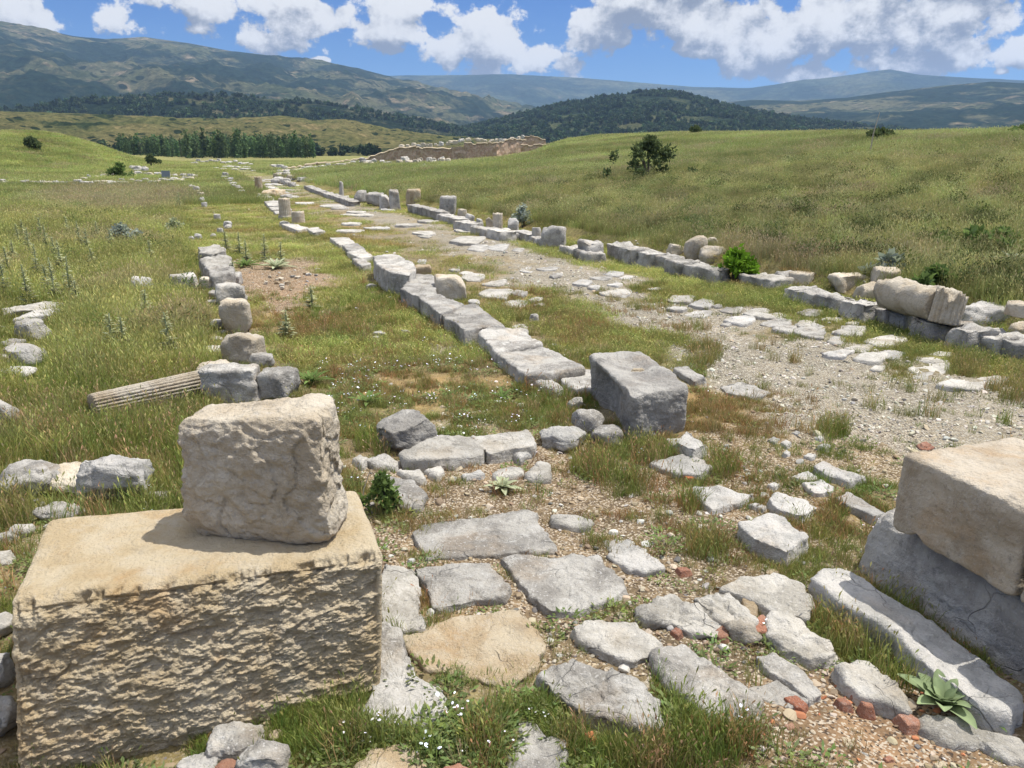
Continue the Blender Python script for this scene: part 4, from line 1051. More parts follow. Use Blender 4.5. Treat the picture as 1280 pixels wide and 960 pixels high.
# far paving, smaller with distance
for k in range(52):
    s_ = r_.uniform(21, 75); t_ = r_.uniform(4.2, kerb_t(s_) - .8)
    P_ = SD * s_ + SN * t_; z_ = hz1(*P_)
    a0 = r_.uniform(.35, .75); b0_ = r_.uniform(.3, .6)
    sh = [P_ + SD * a0 * math.cos(q_) * r_.uniform(.8, 1.15) + SN * b0_ * math.sin(q_) * r_.uniform(.8, 1.15) for q_ in np.linspace(0, 6.28, 8)[:-1]]
    slab_shape('paving_slab', r_.choice(['pale', 'white', 'pale']), sh, z_ - .1, z_ + .06, 'pale paving slab in the distant stretch of the street', 'paving slab', 'paving slabs of the distant street', edge=.02)

# ------------------------------------------------------------------ FAR-SIDE KERB and the rubble on it
for a, b, h, m_, lb in [((733, 304), (757, 303), .40, 'dark', 'tall dark end block of the long kerb run'), ((759, 305), (774, 309), .36, 'grey', 'first smooth kerb block after the tall end block'), ((774, 309), (790, 313), .36, 'grey', 'second smooth kerb block after the tall end block'),
                        ((790, 313), (809, 318), .36, 'grey', 'third smooth kerb block after the tall end block'), ((809, 318), (834, 323), .36, 'grey', 'last smooth kerb block before the three cream rocks'), ((832, 325), (850, 329), .30, 'grey', 'small kerb block under the upright cream rock'),
                        ((851, 330), (893, 338), .33, 'grey', 'large kerb block touching the bright green bush'), ((924, 343), (966, 352), .20, 'pale', 'low kerb slab just right of the bright green bush'), ((980, 359), (992, 362), .26, 'dark', 'short dark kerb stone near the flat round drum'),
                        ((992, 363), (1048, 375), .30, 'grey', 'long kerb slab with pale top under the flat round drum'), ((1049, 375), (1081, 382), .30, 'dark', 'dark kerb block before the split column'), ((1083, 382), (1109, 390), .28, 'grey', 'kerb block under the front end of the split column'),
                        ((1110, 390), (1135, 395), .30, 'dark', 'rounded dark kerb stone with white chip on top'), ((1137, 396), (1186, 407), .30, 'grey', 'long kerb block under the rear end of the split column'), ((1187, 408), (1212, 415), .30, 'grey', 'kerb block below the fluted fragment'),
                        ((1213, 415), (1247, 424), .30, 'grey', 'kerb block below the moulded stone'), ((1248, 424), (1285, 432), .30, 'dark', 'kerb block at the right edge below small rubble'), ((1286, 433), (1345, 446), .30, 'grey', 'kerb block running out of the right edge')]:
    kerb(m_, a, b, h, lb)
GK = 'loose stones lying on the far-side kerb'
for bb, m_, kw, lb in [((832, 855, 302, 324), 'cream', dict(boxy=3, cuts=10), 'left of three cream rocks on the kerb'), ((855, 882, 295, 326), 'cream', dict(boxy=5, cuts=6), 'upright cream rock in the middle of three'), ((873, 907, 307, 331), 'cream', dict(boxy=4, depth=.9), 'right cream rock beside the bright green bush'),
                       ((883, 899, 296, 310), 'cream', dict(boxy=3), 'small cream rock behind the upright one'), ((717, 730, 305, 314), 'tan', dict(boxy=3), 'small tan rock just left of the tall end block'), ((968, 992, 338, 358), 'grey', dict(boxy=6), 'grey block left of the flat round drum'),
                       ((1037, 1079, 342, 366), 'boulder', dict(boxy=7, cuts=5), 'flat-topped brown block left of the split column'), ((1069, 1100, 352, 377), 'boulder', dict(boxy=5, cuts=8), 'tilted brown block against the split column'), ((1089, 1122, 334, 357), 'cream', dict(boxy=8, cuts=2), 'cream slab-like block behind the front end of the split column'),
                       ((1121, 1137, 380, 391), 'white', dict(boxy=4, depth=.4), 'white chip leaning under the split column'), ((1229, 1240, 408, 417), 'white', dict(boxy=3), 'white lump right of the moulded stone'), ((1238, 1252, 411, 422), 'pale', dict(boxy=3), 'pale lump in the small rubble at right'),
                       ((1252, 1264, 417, 428), 'white', dict(boxy=3), 'smallest white lump in the rubble at right'), ((1262, 1290, 402, 424), 'boulder', dict(boxy=6), 'brown block under the drum at the right edge'), ((1258, 1275, 424, 436), 'white', dict(boxy=3), 'white lump below the drum at the right edge')]:
    boulder('kerb_rubble', m_, *bb, lb, 'rock', GK, **kw)
g0 = hit(1007, 358); D_ = math.hypot(g0[0], g0[1])
column('column_drum', 'cream', (g0[0], g0[1] + .25, g0[2]), (g0[0], g0[1] + .25, z_at(g0[:2] + [0, .1], 342)), .24, .22, 0, 'flat round cream drum lying on the kerb', 'column drum', GK, nl=6, broken=.05)
# split column: a thick half shaft, broken top
zc_ = .50
A_, B_ = G(1112, 363, zc_), G(1184, 381, zc_)
rC = .27
column('split_column', 'cream', (*A_, zc_), (*B_, zc_), rC, rC * .98, 0, 'thick split column lying on the kerb with ragged broken top', 'column', GK, nl=30, broken=.10, chip=.05,
       flat=lambda V: rC * .62 + .07 * fbm(V * 5 + 2, 4))
g0 = hit(1180, 402, .30)
column('fluted_fragment', 'cream', (g0[0], g0[1], .28), (g0[0] + .06, g0[1] + .03, z_at(g0[:2], 370)), .19, .19, 18, 'fluted column fragment standing at the rear end of the split column', 'column', GK, nl=14, amp=.10, broken=.35)
boulder('moulded_stone', 'white', 1196, 1256, 379, 412, 'white moulded cornice stone right of the fluted fragment', 'cornice', GK, depth=.6, boxy=6, cuts=5)
g0 = hit(1277, 408, .3)
column('column_drum', 'cream', (g0[0], g0[1], .45), (g0[0], g0[1], z_at(g0[:2], 379)), .22, .20, 0, 'cream drum standing at the right edge of the rubble', 'column drum', GK, nl=10, broken=.25)
# farther kerb
for a, b, h, m_, lb in [((642, 289), (661, 293), .25, 'dark', 'low kerb stone left of the big dark rock'), ((509, 256), (527, 260), .32, 'grey', 'near-left block of the far high kerb run'), ((527, 260), (546, 265), .32, 'grey', 'second block of the far high kerb run'),
                        ((546, 268), (569, 274), .30, 'dark', 'third block of the far high kerb run'), ((567, 276), (586, 280), .35, 'grey', 'kerb block under the two farthest drums'), ((588, 283), (606, 287), .28, 'pale', 'broken kerb block below rubble beside the far drums'),
                        ((608, 286), (626, 290), .28, 'pale', 'broken kerb block below the standing fluted drum'), ((380, 232), (397, 239), .3, 'grey', 'farthest block of the low straight kerb run'), ((397, 239), (419, 246), .3, 'grey', 'middle block of the low straight kerb run'), ((419, 246), (437, 252), .3, 'grey', 'nearest block of the low straight kerb run'),
                        ((661, 295), (676, 300), .22, 'dark', 'kerb stone at the foot of the big dark rock'), ((700, 308), (717, 313), .2, 'pale', 'low kerb stone right of the big dark rock'), ((717, 312), (732, 318), .2, 'grey', 'low kerb stone before the tall end block')]:
    kerb(m_, a, b, h, lb, depth=.5)
GF = 'blocks and drums on the farther kerb'
for bb, m_, kw, lb in [((549, 571, 245, 271), 'dark', dict(boxy=9, cuts=2), 'dark squared block standing upright on the farther kerb'), ((507, 527, 236, 257), 'tan', dict(boxy=8, cuts=3), 'tan squared block on the farther kerb'), ((486, 501, 237, 263), 'grey', dict(boxy=9), 'tall narrow grey block left of the tan one'),
                       ((458, 482, 238, 258), 'dark', dict(boxy=9, depth=1.2), 'dark block far along the kerb beside a tall narrow one'), ((473, 489, 243, 262), 'dark', dict(boxy=8), 'dark block between two far kerb blocks'), ((443, 459, 237, 254), 'dark', dict(boxy=4), 'rough dark stone at the far end of the kerb blocks'),
                       ((571, 584, 261, 277), 'cream', dict(boxy=6), 'cream drum-like block next to the dark upright block'), ((580, 593, 266, 281), 'white', dict(boxy=3), 'white rounded rock right of the drum-like block'), ((595, 604, 272, 283), 'white', dict(boxy=3), 'small white rock in the far rubble'),
                       ((607, 617, 271, 286), 'cream', dict(boxy=4), 'cream rounded rock left of the standing drum'), ((633, 648, 272, 294), 'white', dict(boxy=3, cuts=9), 'white top-heavy rock right of the standing drum'), ((675, 709, 279, 309), 'dark', dict(boxy=6, cuts=8), 'big dark rough rock on the kerb'),
                       ((664, 677, 284, 304), 'pale', dict(boxy=7), 'pale block leaning on the big dark rock'), ((424, 430, 227, 247), 'pale', dict(boxy=4), 'slim upright stone at the far kerb'), ((612, 622, 285, 293), 'white', dict(boxy=3), 'white chip heap stone below the standing drum'), ((640, 652, 291, 300), 'white', dict(boxy=3), 'white chip below the top-heavy rock')]:
    boulder('kerb_rubble', m_, *bb, lb, 'rock', GF, **kw)
g0 = hit(622, 289, .1); D_ = math.hypot(g0[0], g0[1]); r_c = 6.6 / FPX * D_
column('column_drum', 'cream', (g0[0], g0[1] + r_c, g0[2] - .1), (g0[0], g0[1] + r_c, z_at(g0[:2], 267)), r_c, r_c * .95, 18, 'fluted drum standing in the rubble of the farther kerb', 'column drum', GF, nl=12, amp=.08, broken=.04)

# ------------------------------------------------------------------ DISTANT RUBBLE
def rubble(line, n, wr, hr, mats, name, label, group, seed, jx=3, jy=1.2, cat='rubble stone', boxy=(3, 8)):
    R_ = np.random.RandomState(seed)
    L = np.array(pts(line)); seg = np.linalg.norm(np.diff(L, axis=0), axis=1); cum = np.r_[0, np.cumsum(seg)]
    for k in range(n):
        d_ = (k + R_.uniform(.1, .9)) / n * cum[-1]
        x = np.interp(d_, cum, L[:, 0]) + R_.uniform(-jx, jx); y = np.interp(d_, cum, L[:, 1]) + R_.uniform(-jy, jy)
        w_, h_ = R_.uniform(*wr), R_.uniform(*hr)
        boulder(name, mats[R_.randint(len(mats))], x - w_ / 2, x + w_ / 2, y - h_, y, label, cat, group, boxy=R_.uniform(*boxy), depth=R_.uniform(.6, 1), n=8)
rubble('0,231 60,231 120,232 190,230 246,227', 46, (5, 12), (3.5, 7), ['pale', 'white', 'pale', 'cream', 'dark'], 'rubble_stone', 'pale rubble stone in the low wall crossing the left meadow', 'rubble stones of the wall across the left meadow', 3, jy=1.5)
rubble('100,226 140,221 180,220 246,222', 26, (5, 10), (3, 6), ['white', 'pale', 'cream'], 'rubble_stone', 'pale rubble stone in the back row of the low meadow wall', 'rubble stones of the back row in the meadow', 4)
rubble('163,213 180,216', 7, (5, 9), (4, 8), ['white', 'pale'], 'rubble_stone', 'white rubble stone heaped below the round dark tree', 'rubble stones below the round dark tree', 5)
rubble('236,232 248,245 256,262', 8, (5, 9), (5, 9), ['pale', 'white', 'boulder'], 'rubble_stone', 'pale rubble stone marking the meadow corner of the left wall', 'rubble stones at the meadow corner', 6, jx=2)
rubble('281,222 292,234 306,245', 15, (5, 9), (4, 7), ['white', 'pale', 'grey'], 'rubble_stone', 'white rubble stone in the line left of the slim column', 'rubble stones left of the slim column', 7, jx=2)
rubble('235,204 280,203 318,206', 18, (4, 8), (2, 4), ['pale', 'white', 'pale'], 'rubble_stone', 'tiny pale rubble stone across the far end of the street', 'rubble stones at the far end of the street', 8, jy=2)
rubble('268,209 318,214', 12, (7, 14), (1.5, 2.5), ['white', 'pale'], 'rubble_stone', 'flat pale stone near the far end of the street', 'flat stones near the far end of the street', 18, jy=3)
rubble('340,209 362,214 350,222 372,226 392,229', 24, (6, 12), (3, 7), ['pale', 'dark', 'boulder', 'white'], 'rubble_stone', 'weathered rubble stone where the kerb bends far away', 'rubble stones at the far bend of the kerb', 9)
rubble('346,229 366,233', 5, (8, 14), (6, 9), ['grey', 'dark'], 'wall_block', 'grey wall block at the far bend of the kerb', 'wall blocks at the far bend of the kerb', 10, cat='wall block')
rubble('352,216 395,211 430,208 455,203', 34, (5, 10), (2.5, 5), ['pale', 'boulder', 'white', 'cream'], 'rubble_stone', 'pale rubble stone on the path up to the terraced ruin', 'rubble stones on the path to the ruin', 11)
rubble('450,206 486,204.5 520,204.5 560,204', 44, (5, 11), (4, 8.5), ['white', 'cream', 'pale'], 'rubble_stone', 'white rubble stone heaped at the foot of the terraced ruin', 'rubble stones at the foot of the ruin', 12, jy=2)
rubble('500,185 530,184 552,182 582,178 620,178 657,174', 30, (4, 8), (3, 5), ['white', 'cream', 'boulder'], 'rubble_stone', 'pale rubble stone along the top of the terraced ruin', 'rubble stones on top of the ruin', 13)
rubble('596,206 610,207', 3, (5, 9), (2, 3), ['white'], 'rubble_stone', 'white stone in the field in front of the ruin', 'white stones in the field before the ruin', 14)
rubble('712,202 720,203', 3, (5, 10), (3, 5), ['white', 'white', 'pale'], 'rubble_stone', 'white stone in the field left of the lone bush', 'white stones left of the lone bush', 15)
rubble('530,208 533,209', 2, (7, 9), (3, 4), ['white'], 'rubble_stone', 'white stone in grass below the ruin rubble', 'white stones below the ruin', 16)
rubble('945,313 962,314 976,316', 3, (9, 14), (4, 6), ['pale', 'white'], 'rubble_stone', 'pale stone half hidden in grass behind the low kerb slab', 'pale stones in grass behind the kerb', 17)
rubble('330,352 350,358 372,350 390,345', 14, (4, 8), (3, 5), ['boulder', 'tan', 'pale'], 'rubble_stone', 'small brownish stone in the dug patch by the leafy rosettes', 'stones in the dug patch', 19, jx=12, jy=9)
rubble('480,420 420,410 380,395 520,455', 12, (5, 10), (2, 4), ['pale', 'tan'], 'rubble_stone', 'small flat stone in the turf of the portico floor', 'small stones in the portico floor turf', 20, jx=20, jy=12)
rubble('270,430 276,390 268,365', 7, (8, 16), (4, 8), ['pale', 'grey'], 'rubble_stone', 'loose pale stone in grass along the left wall line', 'loose stones along the left wall line', 22, jx=8, jy=8)
rubble('230,300 262,300 285,286 272,276 268,268', 7, (6, 10), (5, 8), ['pale', 'white'], 'rubble_stone', 'pale stone in tall grass farther along the left wall line', 'pale stones farther along the left wall', 23, jx=4)

# ------------------------------------------------------------------ TERRACED RUIN on the rise
def at(x, y, D):
    r = px_dir(x, y); k = D / math.hypot(r[0], r[1]); return np.array([r[0] * k, r[1] * k, CAM_H + r[2] * k])
def ruin_wall(top, ybot, D, thick, label, cap=True, mat='masonry'):
    T = np.array([at(a, b, D + dd) for a, b, dd in top])
    n = 40
    cum = np.r_[0, np.cumsum(np.linalg.norm(np.diff(T, axis=0), axis=1))]
    q_ = np.linspace(0, cum[-1], n); L = np.stack([np.interp(q_, cum, T[:, i]) for i in range(3)], 1)
    L[:, 2] += .30 * np.round(1.5 * fbm(np.c_[q_ * .35, q_ * 0, q_ * 0 + D], 4)) * .6 + .12 * fbm(np.c_[q_ * 1.1, q_ * 0, q_ * 0 + D + 9], 3)
    u = L[:, :2] / np.linalg.norm(L[:, :2], axis=1)[:, None]
    zb = min(at(top[0][0], ybot, D)[2], hz(L[:, 0], L[:, 1]).min()) - .5
    org = np.array([L[:, 0].mean(), L[:, 1].mean(), zb])
    rows = []
    m = 7
    for k in range(m):
        f = k / (m - 1); P = L.copy(); P[:, 2] = zb + (L[:, 2] - zb) * f
        P[:, :2] += u * (.18 * fbm(np.c_[q_ * .8, np.full(n, f * 4), np.full(n, D)], 4))[:, None]; rows.append(P)
    back = L.copy(); back[:, :2] += u * thick; rows.append(back)
    bb = back.copy(); bb[:, 2] = zb; rows.append(bb)
    Vv = np.concatenate(rows) - org; R_ = len(rows)
    i = np.arange(R_ - 1)[:, None] * n + np.arange(n - 1)[None, :]
    Qf = np.stack([i, i + 1, i + n + 1, i + n], -1).reshape(-1, 4).tolist()
    Qf += [[k * n, (k + 1) * n, (R_ - 1 - k - 1) * n, (R_ - 1 - k) * n] for k in range(R_ // 2)] + [[k * n + n - 1, (R_ - 1 - k) * n + n - 1, (R_ - 2 - k) * n + n - 1, (k + 1) * n + n - 1] for k in range(R_ // 2)]
    o = mesh_obj('ruin_wall', Vv, Qf, M[mat], org, smooth=False); tag(o, label, 'ruin wall', 'walls of the terraced ruin')
    if cap:
        th = .42
        A0 = L.copy(); A0[:, :2] -= u * .12; B0 = L.copy(); B0[:, :2] += u * (thick + .1)
        A0[:, 2] += .004; B0[:, 2] += .004; A1, B1 = A0 + [0, 0, .12], B0 + [0, 0, .2]
        Vc = np.concatenate([A0, A1, B1, B0]) - org
        i = np.arange(3)[:, None] * n + np.arange(n - 1)[None, :]
        Qc = np.stack([i, i + 1, i + n + 1, i + n], -1).reshape(-1, 4).tolist() + [[3 * n + k, 3 * n + k + 1, k + 1, k] for k in range(n - 1)] + [[0, n, 2 * n, 3 * n], [n - 1, 4 * n - 1, 3 * n - 1, 2 * n - 1]]
        mesh_obj('coping', Vc, Qc, M['tan'], (0, 0, 0), o, smooth=False)
    return o
ruin_wall([(415, 204.5, 8), (440, 201, 6), (466, 196, 3), (500, 185, 0), (520, 185.5, 0)], 204, 122, 1.6, 'sloping pale-topped wall climbing to the terraced ruin')
ruin_wall([(360, 211, -10), (400, 204.5, -6), (430, 203, -3), (460, 207, -6)], 210, 112, 1.2, 'low pale-topped wall where the path bends below the ruin')
ruin_wall([(520, 185, 0), (545, 186, 0), (566, 187, 0)], 203, 122, 1.5, 'straight pale-topped middle wall of the ruin')
ruin_wall([(564, 184, -2), (574, 183, -2), (583, 184, -2)], 202, 120, 2.0, 'stubby ragged brown wall in the middle of the ruin', cap=False)
ruin_wall([(580, 179, 3), (600, 180, 3), (621, 180, 3)], 198, 124, 1.5, 'brown wall right of the stubby ragged one')
ruin_wall([(620, 179.5, 4), (636, 175, 6), (658, 176, 8)], 190, 124, 1.5, 'rising pale-topped wall at the right of the ruin')
ruin_wall([(651, 182, 2), (675, 181.5, 3), (698, 186, 4)], 192, 124, 1.5, 'lowest right-hand wall of the ruin')
ruin_wall([(655, 172, 9), (666, 171, 9), (682, 175.5, 10)], 184, 126, 1.5, 'highest small wall on top of the ruin')
# sign board, stake, far sheds
g0 = hit(208, 224.5); D_ = math.hypot(g0[0], g0[1]); w_ = 9.5 / FPX * D_; h_ = 9 / FPX * D_
t_ = empty('sign_board', (g0[0], g0[1], g0[2] - .05)); tag(t_, 'grey information board standing in the far meadow by the rubble wall', 'sign')
def box(name, mat, lo, hi, parent=None, loc=(0, 0, 0)):
    P, Q_ = cube_grid(1); lo, hi = np.array(lo, float), np.array(hi, float)
    return mesh_obj(name, P * (hi - lo) / 2 + (hi + lo) / 2, Q_, M[mat], loc, parent, smooth=False)
box('panel', 'signgrey', (-w_ / 2, -.02, .1), (w_ / 2, .02, .1 + h_), t_)
for sx in (-1, 1): box('post', 'signgrey', (sx * w_ * .38 - .03, .022, -.3), (sx * w_ * .38 + .03, .08, .1 + h_ * .95), t_)
for k, (x, y, l_) in enumerate([(166, 163.2, 'left'), (172.5, 163.4, 'middle'), (178.5, 163.6, 'right')]):
    c_ = at(x, y, 690)
    t_ = empty('shed', c_ - np.array([0, 0, 2.0])); tag(t_, f'tiny white roofed shed in the valley, {l_} of three', 'shed', 'sheds far in the valley')
    box('wall', 'shedwhite', (-1.7, -3, -3), (1.7, 3, 2), t_)
    Vr = np.array([[-2, -3.3, 1.95], [2, -3.3, 1.95], [2, 3.3, 1.95], [-2, 3.3, 1.95], [0, -3.3, 3.0], [0, 3.3, 3.0]])
    mesh_obj('roof', Vr, [[0, 1, 4], [2, 3, 5], [1, 2, 5, 4], [3, 0, 4, 5], [0, 3, 2, 1]], M['shedwhite'], (0, 0, 0), t_, smooth=False)
# ------------------------------------------------------------------ GRASS, WEEDS AND GRAVEL (uncountable: one object per kind)
def tuft(seed, nb, rad, hlo, hhi, wid, lean=.5, straw=.2, heads=0.0, bend=.5):
    R_ = np.random.RandomState(seed); V, Fc, C = [], [], []
    for k in range(nb):
        a = R_.uniform(0, 6.28); rr_ = rad * math.sqrt(R_.rand())
        p0 = np.array([math.cos(a) * rr_, math.sin(a) * rr_, -.01]); h = R_.uniform(hlo, hhi)
        b = R_.uniform(0, 6.28); ld = np.array([math.cos(b), math.sin(b), 0]) * h * lean * R_.uniform(.1, 1)
        c = R_.uniform(0, 6.28); wv = np.array([math.cos(c), math.sin(c), 0]) * wid / 2 * R_.uniform(.7, 1.3)
        p1 = p0 + ld * .35 + [0, 0, h * .55]; p2 = p0 + ld + [0, 0, h * (1 - bend * .3 * R_.rand())]
        i0 = len(V)
        V += [p0 - wv, p0 + wv, p1 - wv * .8, p1 + wv * .8, p2]
        Fc += [[i0, i0 + 1, i0 + 3, i0 + 2], [i0 + 2, i0 + 3, i0 + 4]]
        s_ = R_.uniform(.75, 1.25)
        col = np.array([1.5, 1.3, 1.5]) * R_.uniform(.75, 1.1) if R_.rand() < straw else np.array([R_.uniform(.85, 1.15), 1, R_.uniform(.8, 1.1)]) * s_
        C += [col] * 5
        if R_.rand() < heads:
            d_ = p2 - p1; d_ /= np.linalg.norm(d_); hl = h * R_.uniform(.10, .2); hw = wv / np.linalg.norm(wv) * max(wid * 1.3, h * .018)
            i0 = len(V); V += [p2 - d_ * .01, p2 + d_ * hl * .5 - hw, p2 + d_ * hl, p2 + d_ * hl * .5 + hw]; Fc += [[i0, i0 + 1, i0 + 2, i0 + 3]]
            C += [np.array([1.65, 1.4, 1.7]) * R_.uniform(.7, 1.15)] * 4
    return V, Fc, C
def herb(seed, nl, rad, hlo, hhi, ll, lw, pale=1.0, flower=0):
    """leafy low weed: many small oval leaves"""
    R_ = np.random.RandomState(seed); V, Fc, C = [], [], []
    for k in range(nl):
        a = R_.uniform(0, 6.28); rr_ = rad * math.sqrt(R_.rand()); z = R_.uniform(hlo, hhi) * (1 - .5 * rr_ / rad)
        p = np.array([math.cos(a) * rr_, math.sin(a) * rr_, z]); b = a + R_.uniform(-1, 1)
        d_ = np.array([math.cos(b), math.sin(b), R_.uniform(-.3, .8)]) * ll * R_.uniform(.6, 1.2); w_ = np.array([-math.sin(b), math.cos(b), R_.uniform(-.4, .4)]) * lw / 2
        i0 = len(V); V += [p, p + d_ * .5 - w_, p + d_, p + d_ * .5 + w_]; Fc += [[i0, i0 + 1, i0 + 2, i0 + 3]]
        s_ = R_.uniform(.7, 1.3) * pale; C += [np.array([s_, s_, s_ * R_.uniform(.8, 1.2)])] * 4
    for k in range(flower):
        a = R_.uniform(0, 6.28); rr_ = rad * math.sqrt(R_.rand()); p = np.array([math.cos(a) * rr_, math.sin(a) * rr_, hhi * R_.uniform(.9, 1.3)]); r0_ = R_.uniform(.006, .011)
        tl = R_.normal(size=2) * .3
        i0 = len(V); V += [p + np.array([math.cos(q_) * r0_, math.sin(q_) * r0_, r0_ * (tl[0] * math.cos(q_) + tl[1] * math.sin(q_))]) for q_ in np.linspace(0, 6.28, 7)[:-1]]; Fc += [[i0 + j for j in range(6)]]
        C += [np.array([6.5, 5.2, 16.])] * 6
    return V, Fc, C
def pebble(seed, sx=1, sy=1, sz=.6):
    P, Q_ = cube_grid(4); R_ = np.random.RandomState(seed)
    Vp = superq(P, 2.6) * [sx, sy, sz]; Vp = cut(Vp, R_, 7, .55, .9, np.array([sx, sy, sz])); return Vp, Q_, None
def proto_col(name, items, mat):
    c = bpy.data.collections.new(name)
    for k, (Vp, Fp, Cp) in enumerate(items):
        o = mesh_obj(f'{name}_{chr(97 + k)}', np.array(Vp), [list(map(int, f)) for f in Fp], mat, smooth=False, link=False)
        if Cp is not None: add_attr(o.data, 'bc', np.array(Cp))
        c.objects.link(o)
    return c
def scatter(name, coll, P, scl, tint, rng, idx, tiltmax=.12, kind='stuff', label=None):
    n = len(P)
    me = bpy.data.meshes.new(name); me.vertices.add(n); me.vertices.foreach_set('co', np.asarray(P, np.float32).ravel())
    rot = np.c_[rng.uniform(-tiltmax, tiltmax, n), rng.uniform(-tiltmax, tiltmax, n), rng.uniform(0, 6.283, n)]
    a = me.attributes.new('rot', 'FLOAT_VECTOR', 'POINT'); a.data.foreach_set('vector', rot.astype(np.float32).ravel())
    sc3 = np.repeat(np.asarray(scl)[:, None], 3, 1) if np.ndim(scl) == 1 else scl
    a = me.attributes.new('scl', 'FLOAT_VECTOR', 'POINT'); a.data.foreach_set('vector', np.asarray(sc3, np.float32).ravel())
    a = me.attributes.new('idx', 'INT', 'POINT'); a.data.foreach_set('value', np.asarray(idx, np.int32))
    add_attr(me, 'tint', np.asarray(tint))
    o = bpy.data.objects.new(name, me); COL.objects.link(o)
    ng = bpy.data.node_groups.new(name, 'GeometryNodeTree')
    ng.interface.new_socket('Geometry', in_out='INPUT', socket_type='NodeSocketGeometry'); ng.interface.new_socket('Geometry', in_out='OUTPUT', socket_type='NodeSocketGeometry')
    N = ng.nodes; Lk = ng.links
    a_, b_ = N.new('NodeGroupInput'), N.new('NodeGroupOutput')
    iop = N.new('GeometryNodeInstanceOnPoints'); ci = N.new('GeometryNodeCollectionInfo')
    ci.inputs['Collection'].default_value = coll; ci.inputs['Separate Children'].default_value = True; ci.inputs['Reset Children'].default_value = True
    iop.inputs['Pick Instance'].default_value = True
    def na(nm, ty):
        q_ = N.new('GeometryNodeInputNamedAttribute'); q_.data_type = ty; q_.inputs[0].default_value = nm; return q_.outputs[0]
    Lk.new(a_.outputs[0], iop.inputs['Points']); Lk.new(ci.outputs[0], iop.inputs['Instance'])
    Lk.new(na('idx', 'INT'), iop.inputs['Instance Index']); Lk.new(na('rot', 'FLOAT_VECTOR'), iop.inputs['Rotation']); Lk.new(na('scl', 'FLOAT_VECTOR'), iop.inputs['Scale'])
    Lk.new(iop.outputs[0], b_.inputs[0])
    md = o.modifiers.new('scatter', 'NODES'); md.node_group = ng
    tag(o, kind=kind)
    return o
def inside_foot(x, y, grow=1.0):
    m = np.zeros(len(x), bool)
    for fx, fy in FOOT:
        fx, fy = np.asarray(fx, float), np.asarray(fy, float)
        cx, cy = fx.mean(), fy.mean(); gx, gy = cx + (fx - cx) * grow, cy + (fy - cy) * grow
        c = np.where((x > gx.min()) & (x < gx.max()) & (y > gy.min()) & (y < gy.max()))[0]
        if len(c) == 0: continue
        X, Y = x[c], y[c]; ins = np.zeros(len(c), bool); j = len(gx) - 1
        for i in range(len(gx)):
            cond = (gy[i] > Y) != (gy[j] > Y)
            xi = (gx[j] - gx[i]) * (Y - gy[i]) / (gy[j] - gy[i] + 1e-12) + gx[i]
            ins ^= cond & (X < xi); j = i
        m[c[ins]] = True
    return m
RV = np.random.RandomState(99)
def logpolar(n, r0, r1, amax=.72, power=0.0):
    """points whose density on the ground thins out with distance"""
    u = RV.rand(n)
    r = np.exp(np.log(r0) + u * (np.log(r1) - np.log(r0))) if power == 0 else (r0 ** power + u * (r1 ** power - r0 ** power)) ** (1 / power)
    a = RV.uniform(-amax, amax, n)
    return r * np.sin(a), r * np.cos(a), r
def jit_tint(base, n, v=.16, h=.10):
    base = np.asarray(base, float)
    t_ = np.tile(base, (n, 1)) if base.ndim == 1 else base.copy()
    return t_ * RV.uniform(1 - v, 1 + v, (n, 1)) * RV.uniform(1 - h, 1 + h, (n, 3))
def zland(x, y):
    r = np.hypot(x, y)
    return hz(x, y) + (.022 * n2(x, y, .28, 4, 4.4) + .03 * n2(x, y, .9, 2, 14.4)) * (1 - sstep(r, 8, 20))

GREEN, GREEN2, DRY, RUST, STRAW = np.array([.165, .215, .052]), np.array([.225, .25, .078]), np.array([.32, .26, .12]), np.array([.29, .195, .085]), np.array([.34, .29, .15])
short = proto_col('short_tuft', [tuft(i, 34, .055, .03, .085, .0032, .8, .22) for i in range(4)] + [tuft(9 + i, 20, .045, .07, .17, .0035, .55, .3, .25) for i in range(2)], M['blade'])
tall = proto_col('tall_tuft', [tuft(20 + i, 34, .09, .10, .28, .005, .55, .25, .18) for i in range(4)], M['blade'])
clump = proto_col('grass_clump', [tuft(40 + i, 90, .28, .10, .30, .007, .6, .25, .2) for i in range(4)] + [tuft(46 + i, 70, .26, .24, .48, .006, .45, .4, .5) for i in range(2)], M['blade'])
far_c = proto_col('far_clump', [tuft(60 + i, 110, .85, .14, .42, .022, .6, .25, .15) for i in range(4)], M['blade'])
weeds = proto_col('low_weed', [herb(80 + i, 46, .10, .005, .06, .032, .015) for i in range(3)] + [herb(90 + i, 40, .10, .005, .07, .03, .014, 1, 3) for i in range(2)], M['blade'])
bushy = proto_col('bushy_weed', [herb(100 + i, 190, .34, .02, .52, .10, .035) for i in range(3)], M['blade'])
pebs = proto_col('pebble', [pebble(i, 1, RV.uniform(.6, 1), RV.uniform(.4, .7)) for i in range(5)], M['pebble'])

def veg_tint(Z, dryfrac):
    n = len(Z['n'])
    g_ = GREEN + (GREEN2 - GREEN) * sstep(Z['n'], -.5, .5)[:, None]
    d_ = np.where(((RV.rand(n) < .5) & (Z['dry'] > .3) & (Z['mead'] < .5))[:, None], RUST, DRY)
    street_turf = ((Z['t'] > 3.5) & (Z['tb'] < -1.5) & (Z['s'] > 5))
    g_ = np.where(street_turf[:, None], g_ * .6 + np.array([.25, .215, .085]) * .4, g_)  # turf of the street is drier and yellower
    pick = RV.rand(n) < dryfrac
    return jit_tint(np.where(pick[:, None], d_, g_), n)
